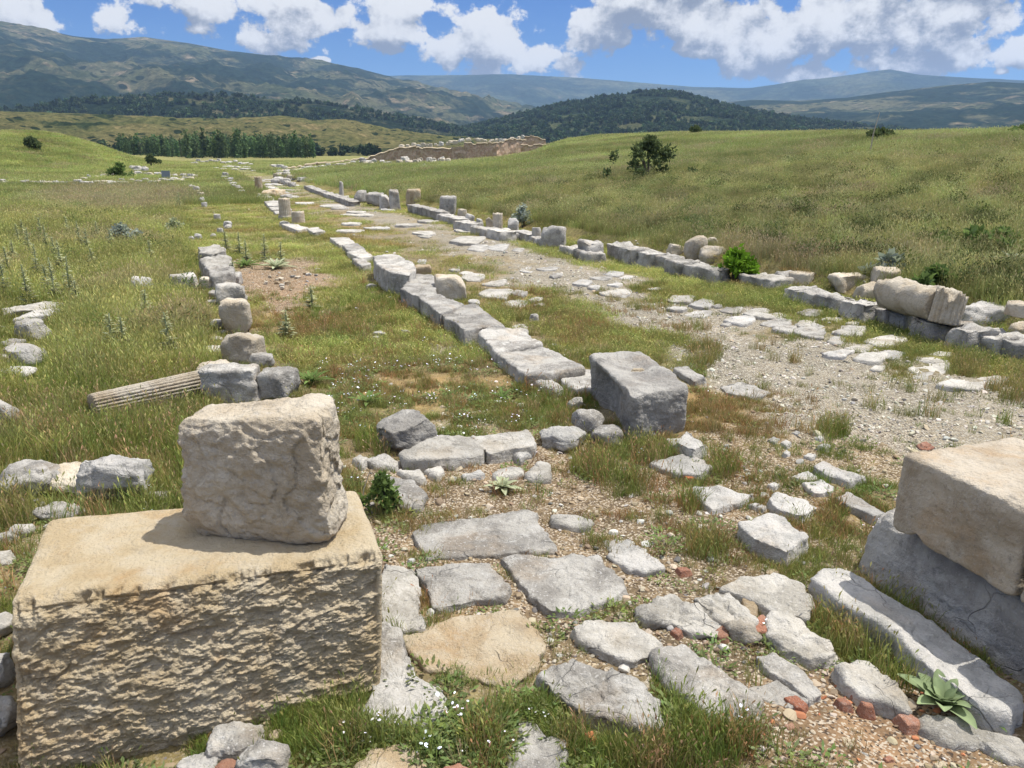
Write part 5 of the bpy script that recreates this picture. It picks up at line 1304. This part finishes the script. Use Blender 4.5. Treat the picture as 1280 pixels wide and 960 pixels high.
# near turf
x, y, r = logpolar(170000, 1.9, 15, power=.55)
Z = zone_fields(x, y)
den = np.clip(Z['green'] * .85 + Z['dry'] * .85, 0, 1.2) * (1 - .8 * np.clip(Z['soil'] - Z['green'] * .6, 0, 1)) * (1 - .9 * np.clip(Z['gravel'] - .55 * Z['green'] * 0, 0, 1))
den = den * sstep(n2(x, y, .35, 3, 31.) + .45 * n2(x, y, 1.3, 2, 7.), -.22, .38)
px_, py_ = to_photo(x, y)
den = den * (1 - .92 * sstep(1 - np.hypot((px_ - 1110) / 170, (py_ - 915) / 70), 0, .4))
den = np.maximum(den, Z['mead'] * .25) * (1 - Z['hill'])
keep = (RV.rand(len(x)) < den * .70) & ~inside_foot(x, y, .87)
df = np.clip(Z['dry'] / (Z['dry'] + Z['green'] + .05), 0, 1)
x, y, df = x[keep], y[keep], df[keep]; Z = {k: v[keep] for k, v in Z.items()}
sc_ = RV.uniform(.4, .95, len(x)) * (1 + .05 * Z['r'])
idx = np.where(RV.rand(len(x)) < .06, RV.randint(4, 6, len(x)), RV.randint(0, 4, len(x)))
scatter('grass', short, np.c_[x, y, zland(x, y)], sc_, veg_tint(Z, df), RV, idx, .2)
print('near grass', len(x))
# taller grass in chosen places: strip by the pale step, front edge, around the lone block, meadow
x, y, r = logpolar(60000, 1.8, 14, power=.6)
Z = zone_fields(x, y)
px_, py_ = to_photo(x, y)
def near(cx, cy, rx, ry): return sstep(1 - np.hypot((px_ - cx) / rx, (py_ - cy) / ry), 0, .35)
tl = 1.0 * near(1085, 800, 80, 90) + .8 * near(700, 925, 330, 55) + .9 * near(780, 590, 85, 34) + .6 * near(690, 500, 55, 40) + .5 * near(950, 920, 60, 40) + .55 * near(470, 395, 120, 30) + .5 * near(640, 400, 40, 16) + .9 * near(1010, 690, 45, 26) + .3 * near(300, 905, 90, 40) + .5 * near(430, 880, 60, 50)
tl = np.clip(tl, 0, 1) * sstep(n2(x, y, .4, 3, 51.), -.35, .25) + Z['mead'] * .85
for cx, cy, q_ in [(745, 575, 9), (800, 570, 9), (830, 575, 8), (880, 683, 9), (870, 632, 8), (1035, 540, 8), (905, 585, 8), (1210, 610, 8), (470, 560, 9), (650, 560, 8), (585, 575, 7), (880, 445, 8), (1270, 480, 14), (1200, 455, 14)]: tl = tl + 1.4 * near(cx, cy, q_ * 3, q_ * 1.8)
tl = tl * (1 - .95 * near(35, 435, 55, 75)) * (1 - .8 * near(95, 605, 130, 34))
tl = tl + .9 * (Z['gravel'] > .5) * sstep(n2(x, y, .55, 3, 131.), .42, .6)
keep = (RV.rand(len(x)) < tl * .42) & ~inside_foot(x, y, 1.12) & (Z['tb'] < .2)
x, y = x[keep], y[keep]; Z = {k: v[keep] for k, v in Z.items()}
scatter('tall_grass', tall, np.c_[x, y, zland(x, y)], RV.uniform(.5, 1.0, len(x)) * np.where(Z['mead'] > .5, 1.15, .9), veg_tint(Z, .22 + .2 * Z['dry']), RV, RV.randint(0, 4, len(x)), .15)
print('tall', len(x))
# low leafy weeds with small white flowers
x, y, r = logpolar(26000, 1.9, 14, power=.5)
Z = zone_fields(x, y); px_, py_ = to_photo(x, y)
w_ = .55 * near(540, 505, 180, 70) + .35 * near(450, 430, 130, 60) + .8 * near(640, 930, 340, 60) + .5 * near(480, 625, 50, 30) + .35 * near(280, 640, 110, 50) + .12 * (Z['green'] > .3) + .4 * near(60, 690, 80, 60) + .05
w_ = w_ * (1 - .95 * near(1110, 915, 180, 75)) * (1 - .7 * near(800, 690, 200, 90))
keep = (RV.rand(len(x)) < w_ * .8 * sstep(n2(x, y, .6, 3, 71.), -.3, .3)) & ~inside_foot(x, y, .95) & (Z['tb'] < 0) & (Z['gravel'] < .4)
x, y = x[keep], y[keep]; Z = {k: v[keep] for k, v in Z.items()}; px_, py_ = to_photo(x, y)
fl = (RV.rand(len(x)) < .40 * near(540, 490, 180, 80) + .12 * near(560, 930, 250, 60) + .03)
scatter('weeds', weeds, np.c_[x, y, zland(x, y)], RV.uniform(.5, 1.15, len(x)), jit_tint(np.array([.16, .20, .075]), len(x), .25), RV, np.where(fl, RV.randint(3, 5, len(x)), RV.randint(0, 3, len(x))), .15)
# middle distance clumps: left meadow and turf, bank on the right
x, y, r = logpolar(64000, 9, 46, power=.35)
Z = zone_fields(x, y)
pn = n2(x, y, 2.2, 4, 41.)
den = Z['mead'] * .95 + Z['hill'] * .95 + (1 - np.maximum(Z['mead'], Z['hill'])) * np.clip(Z['green'] * .6 + Z['dry'] * .45 - .75 * Z['gravel'], 0, 1) * .5 * (1 - Z['soil'].clip(0, 1))
px_, py_ = to_photo(x, y)
den = den * (1 - .95 * near(35, 435, 55, 75)) * (1 - .8 * near(95, 600, 130, 34)) * (1 - .6 * near(240, 352, 50, 20))
den = den + .9 * np.exp(-((Z['tb'] + .12) / .16) ** 2) * (RV.rand(len(x)) < .7)
keep = (RV.rand(len(x)) < den * .62) & ~np.where(np.abs(Z['tb']) < 1, inside_foot(x, y, .97), inside_foot(x, y, 1.15))
x, y, pn = x[keep], y[keep], pn[keep]; Z = {k: v[keep] for k, v in Z.items()}
street = (1 - np.maximum(Z['mead'], Z['hill']))
hs = np.where(street > .5, RV.uniform(.22, .45, len(x)), np.where(Z['mead'] > .5, RV.uniform(.5, 1.0, len(x)), RV.uniform(.55, 1.1, len(x))))
sc3 = np.c_[.55 + .022 * Z['r'], .55 + .022 * Z['r'], hs]
tg = np.where(Z['hill'][:, None] > .5, np.array([.265, .295, .105]), np.array([.265, .30, .09])) * (1 + .45 * np.clip(pn, -1, 1) + .25 * np.clip(n2(x, y, .8, 2, 93.), -1, 1))[:, None]
br_ = sstep(n2(x, y, 3.3, 4, 61.), .2, .6)[:, None] * .6
tg = tg * (1 - br_) + np.where(street[:, None] > .5, RUST, np.where(Z['hill'][:, None] > .5, np.array([.29, .26, .145]), np.array([.35, .32, .16]))) * br_
drk = (sstep(n2(x, y, 1.4, 3, 91.), .25, .6) * (Z['hill'] > .5) * sstep(-Z['tb'], -22, -4))[:, None] * .6
tg = tg * (1 - drk) + np.array([.085, .110, .042]) * drk
pale = (sstep(1 - np.hypot((to_photo(x, y)[0] - 140) / 130, (to_photo(x, y)[1] - 250) / 26), 0, .6))[:, None] * .7
tg = tg * (1 - pale) + np.array([.32, .29, .16]) * pale
idx = np.where((RV.rand(len(x)) < .3) & (street < .5), RV.randint(4, 6, len(x)), RV.randint(0, 4, len(x)))
scatter('meadow', clump, np.c_[x, y, hz(x, y)], sc3, jit_tint(tg, len(x), .14), RV, idx, .1)
print('clumps', len(x))
# leafy growth on the bank close to the kerb
x, y, r = logpolar(12000, 11, 46, power=.4)
Z = zone_fields(x, y)
keep = ((Z['tb'] > .9) | ((Z['mead'] > .5) & (RV.rand(len(x)) < .25))) & (RV.rand(len(x)) < sstep(n2(x, y, 1.4, 3, 91.), -.1, .4) * (.16 + .84 * sstep(-Z['tb'], -26, -3) * (.35 + .65 * sstep(x, 2, 9))))
keep &= ~inside_foot(x, y, 1.5) & (np.hypot(to_photo(x, y)[0] - 35, to_photo(x, y)[1] - 430) > 75)
x, y = x[keep], y[keep]
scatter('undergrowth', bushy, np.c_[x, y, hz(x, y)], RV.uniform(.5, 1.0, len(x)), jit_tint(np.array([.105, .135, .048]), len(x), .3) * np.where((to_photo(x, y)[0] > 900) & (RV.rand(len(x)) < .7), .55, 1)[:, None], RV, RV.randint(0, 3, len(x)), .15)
# far grassland
x, y, r = logpolar(52000, 40, 230, power=.3)
s_, t_ = st(x, y); tb = t_ - kerb_t(s_)
pn = n2(x, y, 9, 4, 43.); p2 = n2(x, y, 4, 4, 47.)
street = (t_ > 3.5) & (tb < .6)
keep = ~(street & (RV.rand(len(x)) < .75)) & ~((s_ > 72) & (t_ > -6) & (tb < 8) & (RV.rand(len(x)) < .5)) & ~inside_foot(x, y, 1.0)
x, y, pn, p2, tb, r, street = [a[keep] for a in (x, y, pn, p2, tb, r, street)]
tg = np.where((tb > 0)[:, None], np.array([.265, .315, .108]), np.array([.265, .315, .098])) * (1 + .4 * np.clip(pn, -1, 1))[:, None]
br_ = sstep(p2, .2, .6)[:, None] * .6; tg = tg * (1 - br_) + np.array([.33, .295, .16]) * br_
px_, py_ = to_photo(x, y)
pale = (sstep(1 - np.hypot((px_ - 150) / 150, (py_ - 246) / 20), 0, .6))[:, None] * .7
tg = tg * (1 - pale) + np.array([.32, .29, .16]) * pale
k_ = np.clip(r / 70, .6, 2.2)
scatter('grassland', far_c, np.c_[x, y, hz(x, y) - .02], np.c_[k_, k_, np.where(street, .25, RV.uniform(.55, 1.1, len(x)))], jit_tint(tg, len(x), .13), RV, RV.randint(0, 4, len(x)), .06)
print('far', len(x))
# gravel and crumbs of stone
x, y, r = logpolar(150000, 1.8, 22, power=.35)
Z = zone_fields(x, y)
den = np.clip(Z['gravel'], 0, 1) * .9 + np.clip(Z['soil'], 0, 1) * .40 + .05
den = den * (1 - Z['mead']) * (1 - Z['hill']) * sstep(n2(x, y, .5, 3, 33.), -.6, .3)
keep = (RV.rand(len(x)) < den * .62) & ~inside_foot(x, y, .95)
x, y = x[keep], y[keep]; Z = {k: v[keep] for k, v in Z.items()}
px_, py_ = to_photo(x, y)
gcol = np.where((RV.rand(len(x)) < .45)[:, None], np.array([.37, .335, .27]), np.array([.50, .47, .40]))
scol = np.where((RV.rand(len(x)) < .6)[:, None], np.array([.235, .18, .12]), np.array([.37, .32, .25]))
redz = (px_ > 930) & (py_ > 840) & (RV.rand(len(x)) < .22)
tg = np.where((Z['gravel'] > Z['soil'])[:, None], gcol, scol); tg = np.where(redz[:, None], np.array([.38, .16, .085]), tg)
tg = np.where((RV.rand(len(x)) < .10)[:, None], np.array([.16, .15, .14]), tg)
sz = np.exp(RV.normal(-4.72, .42, len(x))) * (1 + .035 * Z['r'])
scatter('gravel', pebs, np.c_[x, y, zland(x, y) + sz * .15], sz, jit_tint(tg, len(x), .2, .05), RV, RV.randint(0, 5, len(x)), .6)
print('pebbles', len(x))

# fist-sized and smaller chips of limestone lying about the ruins
x, y, r = logpolar(9000, 2.0, 40, power=.3)
Z = zone_fields(x, y); px_, py_ = to_photo(x, y)
den = .35 * np.clip(Z['soil'], 0, 1) + .30 * np.clip(Z['gravel'], 0, 1) + .10 + .5 * near(600, 590, 170, 40) + .5 * near(950, 790, 140, 60) + .4 * near(70, 640, 120, 60) + .5 * np.exp(-((Z['tb'] - .1) / .5) ** 2) + .4 * np.exp(-((Z['t'] - .3) / .5) ** 2) * (Z['s'] > 7) + .3 * np.exp(-((Z['t'] - 3.4) / .6) ** 2)
keep = (RV.rand(len(x)) < den * .6) & ~inside_foot(x, y, .98) & (Z['tb'] < .9)
x, y, r = x[keep], y[keep], r[keep]; n = len(x)
sz = np.clip(np.exp(RV.normal(-4.0, .45, n)), 0, .03) * (1 + .03 * r)
tg = np.where((RV.rand(n) < np.where(py_[keep] > 820, .3, .65))[:, None], np.array([.40, .385, .35]), np.array([.34, .28, .20]))
scatter('stone_debris', pebs, np.c_[x, y, zland(x, y) + sz * .2], sz, jit_tint(tg, n, .25, .04), RV, RV.randint(0, 5, n), .5)

# ------------------------------------------------------------------ TREES, BUSHES AND SINGLE PLANTS
def leaf_cloud(seed, n, centers, ls, lw=.55, up=.2):
    """small leaf faces spread through clumps: centres (x, y, z, r)"""
    R_ = np.random.RandomState(seed); V, Fc, C = [], [], []
    cs_ = np.array(centers); wts = cs_[:, 3] ** 2; wts /= wts.sum()
    for k in range(n):
        c = cs_[R_.choice(len(cs_), p=wts)]
        d_ = R_.normal(size=3); d_ /= np.linalg.norm(d_); p = c[:3] + d_ * c[3] * R_.rand() ** .45
        a = R_.normal(size=3); a[2] += up; a /= np.linalg.norm(a); b = np.cross(a, R_.normal(size=3)); b /= np.linalg.norm(b)
        l_ = ls * R_.uniform(.6, 1.3); i0 = len(V)
        V += [p, p + a * l_ * .5 + b * l_ * lw / 2, p + a * l_, p + a * l_ * .5 - b * l_ * lw / 2]; Fc += [[i0, i0 + 1, i0 + 2, i0 + 3]]
        s_ = R_.uniform(.7, 1.35); C += [np.array([s_, s_, s_ * R_.uniform(.8, 1.1)])] * 4
    return np.array(V), Fc, np.array(C)
def tube(pts_, rad, na=6):
    P = np.array(pts_, float); V, Fc = [], []
    for k, p in enumerate(P):
        d_ = P[min(k + 1, len(P) - 1)] - P[max(k - 1, 0)]; d_ /= np.linalg.norm(d_)
        e = np.cross(d_, [.3, .9, .1]); e /= np.linalg.norm(e); f = np.cross(d_, e)
        V += [p + rad[k] * (math.cos(a) * e + math.sin(a) * f) for a in np.arange(na) * 2 * math.pi / na]
    for k in range(len(P) - 1): Fc += [[k * na + i, k * na + (i + 1) % na, (k + 1) * na + (i + 1) % na, (k + 1) * na + i] for i in range(na)]
    return V, Fc
def merge(parts):
    V, Fc = [], []
    for v, f in parts: b = len(V); V += list(v); Fc += [[i + b for i in q_] for q_ in f]
    return V, Fc
def plant(name, loc, label, cat, group=None, crown=None, mat=None, trunk=None, crown_name='crown', trunk_name='trunk'):
    t_ = empty(name, loc); tag(t_, label, cat, group)
    if trunk: mesh_obj(trunk_name, np.array(trunk[0]), trunk[1], M['bark'], parent=t_)
    o = mesh_obj(crown_name, crown[0], crown[1], mat, parent=t_, smooth=False); add_attr(o.data, 'bc', crown[2])
    return t_
def bush_at(name, x0, x1, y0, y1, label, mat, n, ls, seed, cat='bush', trunk=True, flat=.8, base=.1, group=None, wide=1.25, nc=16):
    g0 = hit((x0 + x1) / 2, y1); D_ = math.hypot(g0[0], g0[1]); w_ = (x1 - x0) / FPX * D_ * wide; h_ = max(z_at(g0[:2], y0) - g0[2], .3)
    R_ = np.random.RandomState(seed); cs_ = []
    for k in range(nc):
        a = R_.uniform(0, 6.28); rr_ = R_.uniform(.08, .46) * w_; zf = R_.uniform(base + .1, .86)
        rr_ *= math.sin(min(zf * 1.05 + .22, 1) * math.pi) ** .6 + .05
        rr_ *= 1.15 - .55 * zf
        cs_.append((math.cos(a) * rr_, math.sin(a) * rr_ * flat, zf * h_, R_.uniform(.10, .19) * min(w_, h_ * 1.3) * (16 / nc) ** .6))
    br = [tube([(0, 0, -.2), (c[0] * .35, c[1] * .35, c[2] * .5), (c[0], c[1], c[2])], [.028 * h_, .018 * h_, .006 * h_], 5) for c in cs_[:9]]
    plant(name, tuple(g0), label, cat, group, leaf_cloud(seed, n, cs_, ls), M[mat], merge(br), trunk_name='branches')
bush_at('bush', 776, 844, 168, 221, 'large dark bush standing alone in the right-hand field', 'leafdark', 2100, .2, 5, wide=1.9, nc=26, base=-.02)
bush_at('bush', 861, 877, 159, 168, 'small round bush on the skyline right of the large one', 'leafdark', 900, .5, 6)
bush_at('bush', 1089, 1113, 166, 174, 'low wide bush on the skyline at right', 'leafdark', 900, .45, 7)
bush_at('bush', 1268, 1296, 161, 168, 'small bush on the skyline at the right edge', 'leafgreen', 500, .45, 17)
bush_at('tree', 180, 199, 193, 209, 'round dark little tree at the rubble wall corner', 'leafdark', 1500, .30, 8, 'tree', base=.3)
bush_at('tree', 32, 50, 172, 188, 'dark tree alone on the left hillside', 'leafdark', 1500, .55, 9, 'tree', base=.25)
bush_at('bush', 140, 162, 203, 223, 'green leafy bush growing in the rubble wall', 'leafgreen', 1200, .25, 10)
bush_at('bush', 893, 937, 307, 350, 'bright green broom-like bush on the kerb', 'leafbright', 1500, .13, 11)
bush_at('bush', 643, 664, 250, 284, 'silvery grey spindly shrub behind the kerb rubble', 'leafsilver', 600, .11, 12)
bush_at('bush', 136, 172, 278, 304, 'grey twiggy shrub in the left meadow', 'leafsilver', 700, .10, 13)
bush_at('bush', 206, 232, 272, 292, 'pale twiggy weed near the meadow corner', 'leafgrey', 400, .10, 14)
bush_at('bush', 456, 503, 612, 640, 'ferny bright green tuft beside the ochre block', 'leafgreen', 1100, .045, 15, 'plant')
bush_at('bush', 1092, 1126, 320, 345, 'pale leafy weed behind the cream block on the kerb', 'leafsilver', 260, .17, 16, 'plant')
for bb, sd_ in [((1180, 1290, 285, 312), 4), ((1130, 1200, 338, 366), 5)]:
    bush_at('bush', *bb, ['brownish dry scrub behind the tall end block', 'dark scrub behind the low kerb slab', 'dark scrub behind the moulded stone', 'dark leafy scrub high on the right bank', 'leafy scrub behind the split column', 'dim scrub behind the three cream rocks'][sd_ - 1], 'leafgreen' if sd_ in (4, 5) else 'leafdark', 700, .16, 120 + sd_, 'scrub')

# tall stalked mullein-like weeds
def stalk_mesh(seed, h=1.0):
    R_ = np.random.RandomState(seed); V, Fc, C = [], [], []
    v, f = tube([(0, 0, -.05), (R_.uniform(-.02, .02), R_.uniform(-.02, .02), h * .5), (R_.uniform(-.05, .05), R_.uniform(-.05, .05), h)], [.018, .014, .010], 5)
    V += [np.array(p) for p in v]; Fc += f; C += [np.array([1.1, 1.1, 1.0])] * len(v)
    for k in range(100):
        z = h * (.04 + .95 * R_.rand() ** .8); a = R_.uniform(0, 6.28); l_ = (.20 * (1 - z / h) ** 1.4 + .055) * R_.uniform(.7, 1.2)
        d_ = np.array([math.cos(a), math.sin(a), R_.uniform(.1, .9)]); d_ /= np.linalg.norm(d_); w_ = np.cross(d_, [0, 0, 1]); w_ /= np.linalg.norm(w_); w_ *= l_ * .2
        p = np.array([0, 0, z]); i0 = len(V); V += [p, p + d_ * l_ * .5 + w_, p + d_ * l_ + [0, 0, -l_ * .2], p + d_ * l_ * .5 - w_]; Fc += [[i0, i0 + 1, i0 + 2, i0 + 3]]
        s_ = R_.uniform(.6, 1.2) * (1.9 if (z > .45 * h and R_.rand() < .4) else 1); C += [np.array([s_ * 1.05, s_, s_ * .95])] * 4
    return V, Fc, C
def rosette(seed, nl, ll, lw, zup=.35, droop=.25, nseg=5):
    R_ = np.random.RandomState(seed); V, Fc, C = [], [], []
    for k in range(nl):
        a = k * 2.4 + R_.uniform(-.2, .2); f_ = k / nl; L_ = ll * (1 - .55 * f_) * R_.uniform(.85, 1.1); u = zup * .4 + f_ * 1.1
        dh = np.array([math.cos(a), math.sin(a), 0]); sd_ = np.array([-math.sin(a), math.cos(a), 0]); i0 = len(V); s_ = R_.uniform(.8, 1.25)
        for j in range(nseg + 1):
            q_ = j / nseg; wj = lw * (1 - .4 * f_) * math.sin(math.pi * min(q_ * .86 + .12, 1)) ** .8
            p = dh * L_ * q_ * math.cos(u * .8) + np.array([0, 0, .02 + L_ * (q_ * math.sin(u) - droop * q_ * q_)])
            V += [p - sd_ * wj / 2 + [0, 0, wj * .22], p, p + sd_ * wj / 2 + [0, 0, wj * .22]]
            C += [np.array([s_, s_, s_]), np.array([1.25 * s_] * 3), np.array([s_, s_, s_])]
        for j in range(nseg):
            b = i0 + j * 3; Fc += [[b, b + 1, b + 4, b + 3], [b + 1, b + 2, b + 5, b + 4]]
    return V, Fc, C
MU = []
for k in range(4):
    t_ = empty('stalked_weed', (0, 0, 0)) ; s1 = stalk_mesh(300 + k); r1_ = rosette(320 + k, 9, .22, .07)
    o1 = mesh_obj('stalk', np.array(s1[0]), s1[1], M['leafgrey'], parent=t_, smooth=False); add_attr(o1.data, 'bc', np.array(s1[2]))
    o2 = mesh_obj('leaf_rosette', np.array(r1_[0]), r1_[1], M['leafgrey'], parent=t_); add_attr(o2.data, 'bc', np.array(r1_[2]))
    MU.append(t_)
ST = [(283, 312, 286), (309, 331, 300), (332, 326, 292), (352, 330, 302), (37, 384, 330), (71, 382, 322), (90, 378, 320), (184, 402, 362), (60, 318, 280), (101, 312, 276), (225, 262, 240), (142, 446, 392), (156, 445, 396), (214, 450, 390), (358, 424, 388), (390, 388, 358),
      (18, 330, 300), (8, 372, 320), (48, 350, 305), (78, 345, 300), (110, 318, 285), (25, 312, 280), (52, 300, 272), (86, 298, 270), (38, 322, 284), (123, 303, 276), (70, 330, 296), (140, 312, 285), (292, 350, 326), (300, 318, 290), (12, 345, 308), (62, 372, 330), (98, 385, 350), (30, 300, 274), (118, 340, 310), (190, 330, 300)]
for k, (x, yb, yt) in enumerate(ST):
    o = MU[k] if k < 4 else copy_tree(MU[k % 4])
    g0 = hit(x, yb); hgt = max(z_at(g0[:2], yt) - g0[2], .35)
    o.location = tuple(g0); o.scale = (max(hgt * 1.15, .9),) * 2 + (hgt,); o.rotation_euler = (0, 0, k * 1.7)
    o['category'] = 'weed'
    if 260 < x < 400: o['group'] = 'stalked weeds right of the left wall'; o['label'] = 'tall grey-green stalked weed in turf right of the left wall line'
    elif yb > 395: o['group'] = 'stalked weeds near the fallen column'; o['label'] = 'leafy stalked weed in the meadow near the fallen fluted column'
    else: o['group'] = 'stalked weeds of the left meadow'; o['label'] = 'tall pale stalked weed standing in the left meadow'
def ros(x, y, sz, mat, label, seed, nl=18, zup=.35, w=.30, cat='plant'):
    g0 = hit(x, y); r1_ = rosette(seed, nl, sz, sz * w, zup)
    o = mesh_obj('leafy_rosette', np.array(r1_[0]), r1_[1], M[mat], tuple(g0)); add_attr(o.data, 'bc', np.array(r1_[2])); tag(o, label, cat)
    return o
ros(1176, 886, .22, 'leafmull', 'broad-leaved pale green plant beside the low end of the step stone', 401, 24, 1.0, .36)
ros(1218, 893, .17, 'leafgreen', 'darker narrow-leaved plant right of the broad-leaved one', 402, 15, .6, .2)
ros(628, 613, .17, 'leafgrey', 'spiny thistle rosette on bare ground before the slab pair', 403, 22, .5, .28)
ros(460, 506, .26, 'leafgreen', 'small green rosette in the portico turf', 404, 14, .6, .2)
ros(628, 500, .22, 'leafgreen', 'small green rosette left of the lone block', 405, 10, .7, .2)
ros(345, 336, .50, 'leafgrey', 'big leafy rosette at the edge of the dug patch', 406, 22, .6, .2)
ros(308, 334, .42, 'leafgreen', 'leafy rosette left of the big one at the dug patch', 407, 18, .6, .2)
ros(586, 581, .08, 'leafgreen', 'tiny weed sprouting between the two joined slabs', 408, 8, .9, .2)
ros(390, 480, .30, 'leafgreen', 'bushy green weed right of the buff boulder top', 409, 22, .9, .18)
ros(1268, 332, .55, 'leafsilver', 'pale big-leaved weed on the right bank at the edge', 410, 14, .9, .2)
# bare stakes
g0 = hit(1087, 194); v, f = tube([(0, 0, -.2), (.05, 0, 1.0), (.25, .05, 2.0)], [.035, .028, .015], 5)
tag(mesh_obj('stake', np.array(v), f, M['wood'], tuple(g0)), 'thin pale leaning stake in the right-hand field', 'stake')
g0 = hit(452, 632); v, f = tube([(0, 0, -.02), (.02, .01, .12), (.07, .02, .26)], [.005, .004, .003], 5)
tag(mesh_obj('dry_stem', np.array(v), f, M['wood'], tuple(g0)), 'bleached dry stem leaning beside the ochre block', 'twig')

# ------------------------------------------------------------------ WOODS FAR OFF (poplars in the valley, trees on the slopes)
def far_tree(seed, kind):
    R_ = np.random.RandomState(seed)
    if kind == 'poplar': cs_ = [(R_.uniform(-.06, .06), R_.uniform(-.06, .06), z, .12 * math.sin(math.pi * min(z * .9 + .08, 1)) ** .6 + .03) for z in np.linspace(.12, .95, 9)]; return leaf_cloud(seed, 240, cs_, .11, .7)
    cs_ = [(R_.uniform(-.28, .28), R_.uniform(-.28, .28), R_.uniform(.25, .72), R_.uniform(.18, .3)) for _ in range(7)]; return leaf_cloud(seed, 170, cs_, .26, .9)
pop = proto_col('poplar', [far_tree(500 + i, 'poplar') for i in range(4)], M['treeleaf'])
rnd = proto_col('round_tree', [far_tree(520 + i, 'round') for i in range(4)], M['treeleaf'])
n = 520
xs = RV.uniform(150, 392, n); D_ = RV.uniform(330, 470, n) + np.where(xs < 230, 60, 0)
P = np.array([at(a, 190, d_)[:2] for a, d_ in zip(xs, D_)]); hgt = (RV.uniform(5, 9.5, n) + 2.5 * (RV.rand(n) < .3)) * np.interp(xs, [150, 200, 300, 392], [.75, .85, 1, .8])
scatter('poplar_wood', pop, np.c_[P, hz(P[:, 0], P[:, 1])], np.c_[hgt * .9, hgt * .9, hgt], jit_tint(np.array([.095, .14, .06]), n, .3), RV, RV.randint(0, 4, n), .03)
n = 150
xs = RV.uniform(60, 470, n); D_ = RV.uniform(480, 640, n)
P = np.array([at(a, 190, d_)[:2] for a, d_ in zip(xs, D_)]); hgt = RV.uniform(4, 9, n)
def on_layer(A_, R_, Z_, a, r): 
    i = np.clip(np.searchsorted(A_, a) - 1, 0, len(A_) - 2); j = np.clip(np.searchsorted(R_, r) - 1, 0, len(R_) - 2)
    fa = (a - A_[i]) / (A_[i + 1] - A_[i]); fr = (r - R_[j]) / (R_[j + 1] - R_[j])
    return (Z_[j, i] * (1 - fa) + Z_[j, i + 1] * fa) * (1 - fr) + (Z_[j + 1, i] * (1 - fa) + Z_[j + 1, i + 1] * fa) * fr
scatter('valley_trees', rnd, np.c_[P, hz(P[:, 0], P[:, 1]) - .3], np.c_[hgt, hgt, hgt], jit_tint(np.array([.04, .06, .026]), n, .3), RV, RV.randint(0, 4, n), .05)
for nm, (A_, R_, Z_), n, lo, hi, thr in [('hill_forest', (HA, HR, HZ_), 13000, 3, 9, -.35), ('slope_forest', (SA, SR, SZ), 9000, 3.5, 9.5, .0)]:
    a = RV.uniform(A_[0], A_[-1], n); r = RV.uniform(R_[2], R_[-1] * .8, n)
    x, y = r * np.sin(a), r * np.cos(a)
    k = (n2(x, y, 90, 4, 5.5) > thr) & (np.abs(a) < .72)
    a, r, x, y = a[k], r[k], x[k], y[k]; hgt = RV.uniform(lo, hi, len(a))
    scatter(nm, rnd, np.c_[x, y, on_layer(A_, R_, Z_, a, r) - .5], np.c_[hgt * .9, hgt * .9, hgt], jit_tint(np.array([.065, .095, .045]), len(a), .4), RV, RV.randint(0, 4, len(a)), .05)
print('objects', len(COL.objects))
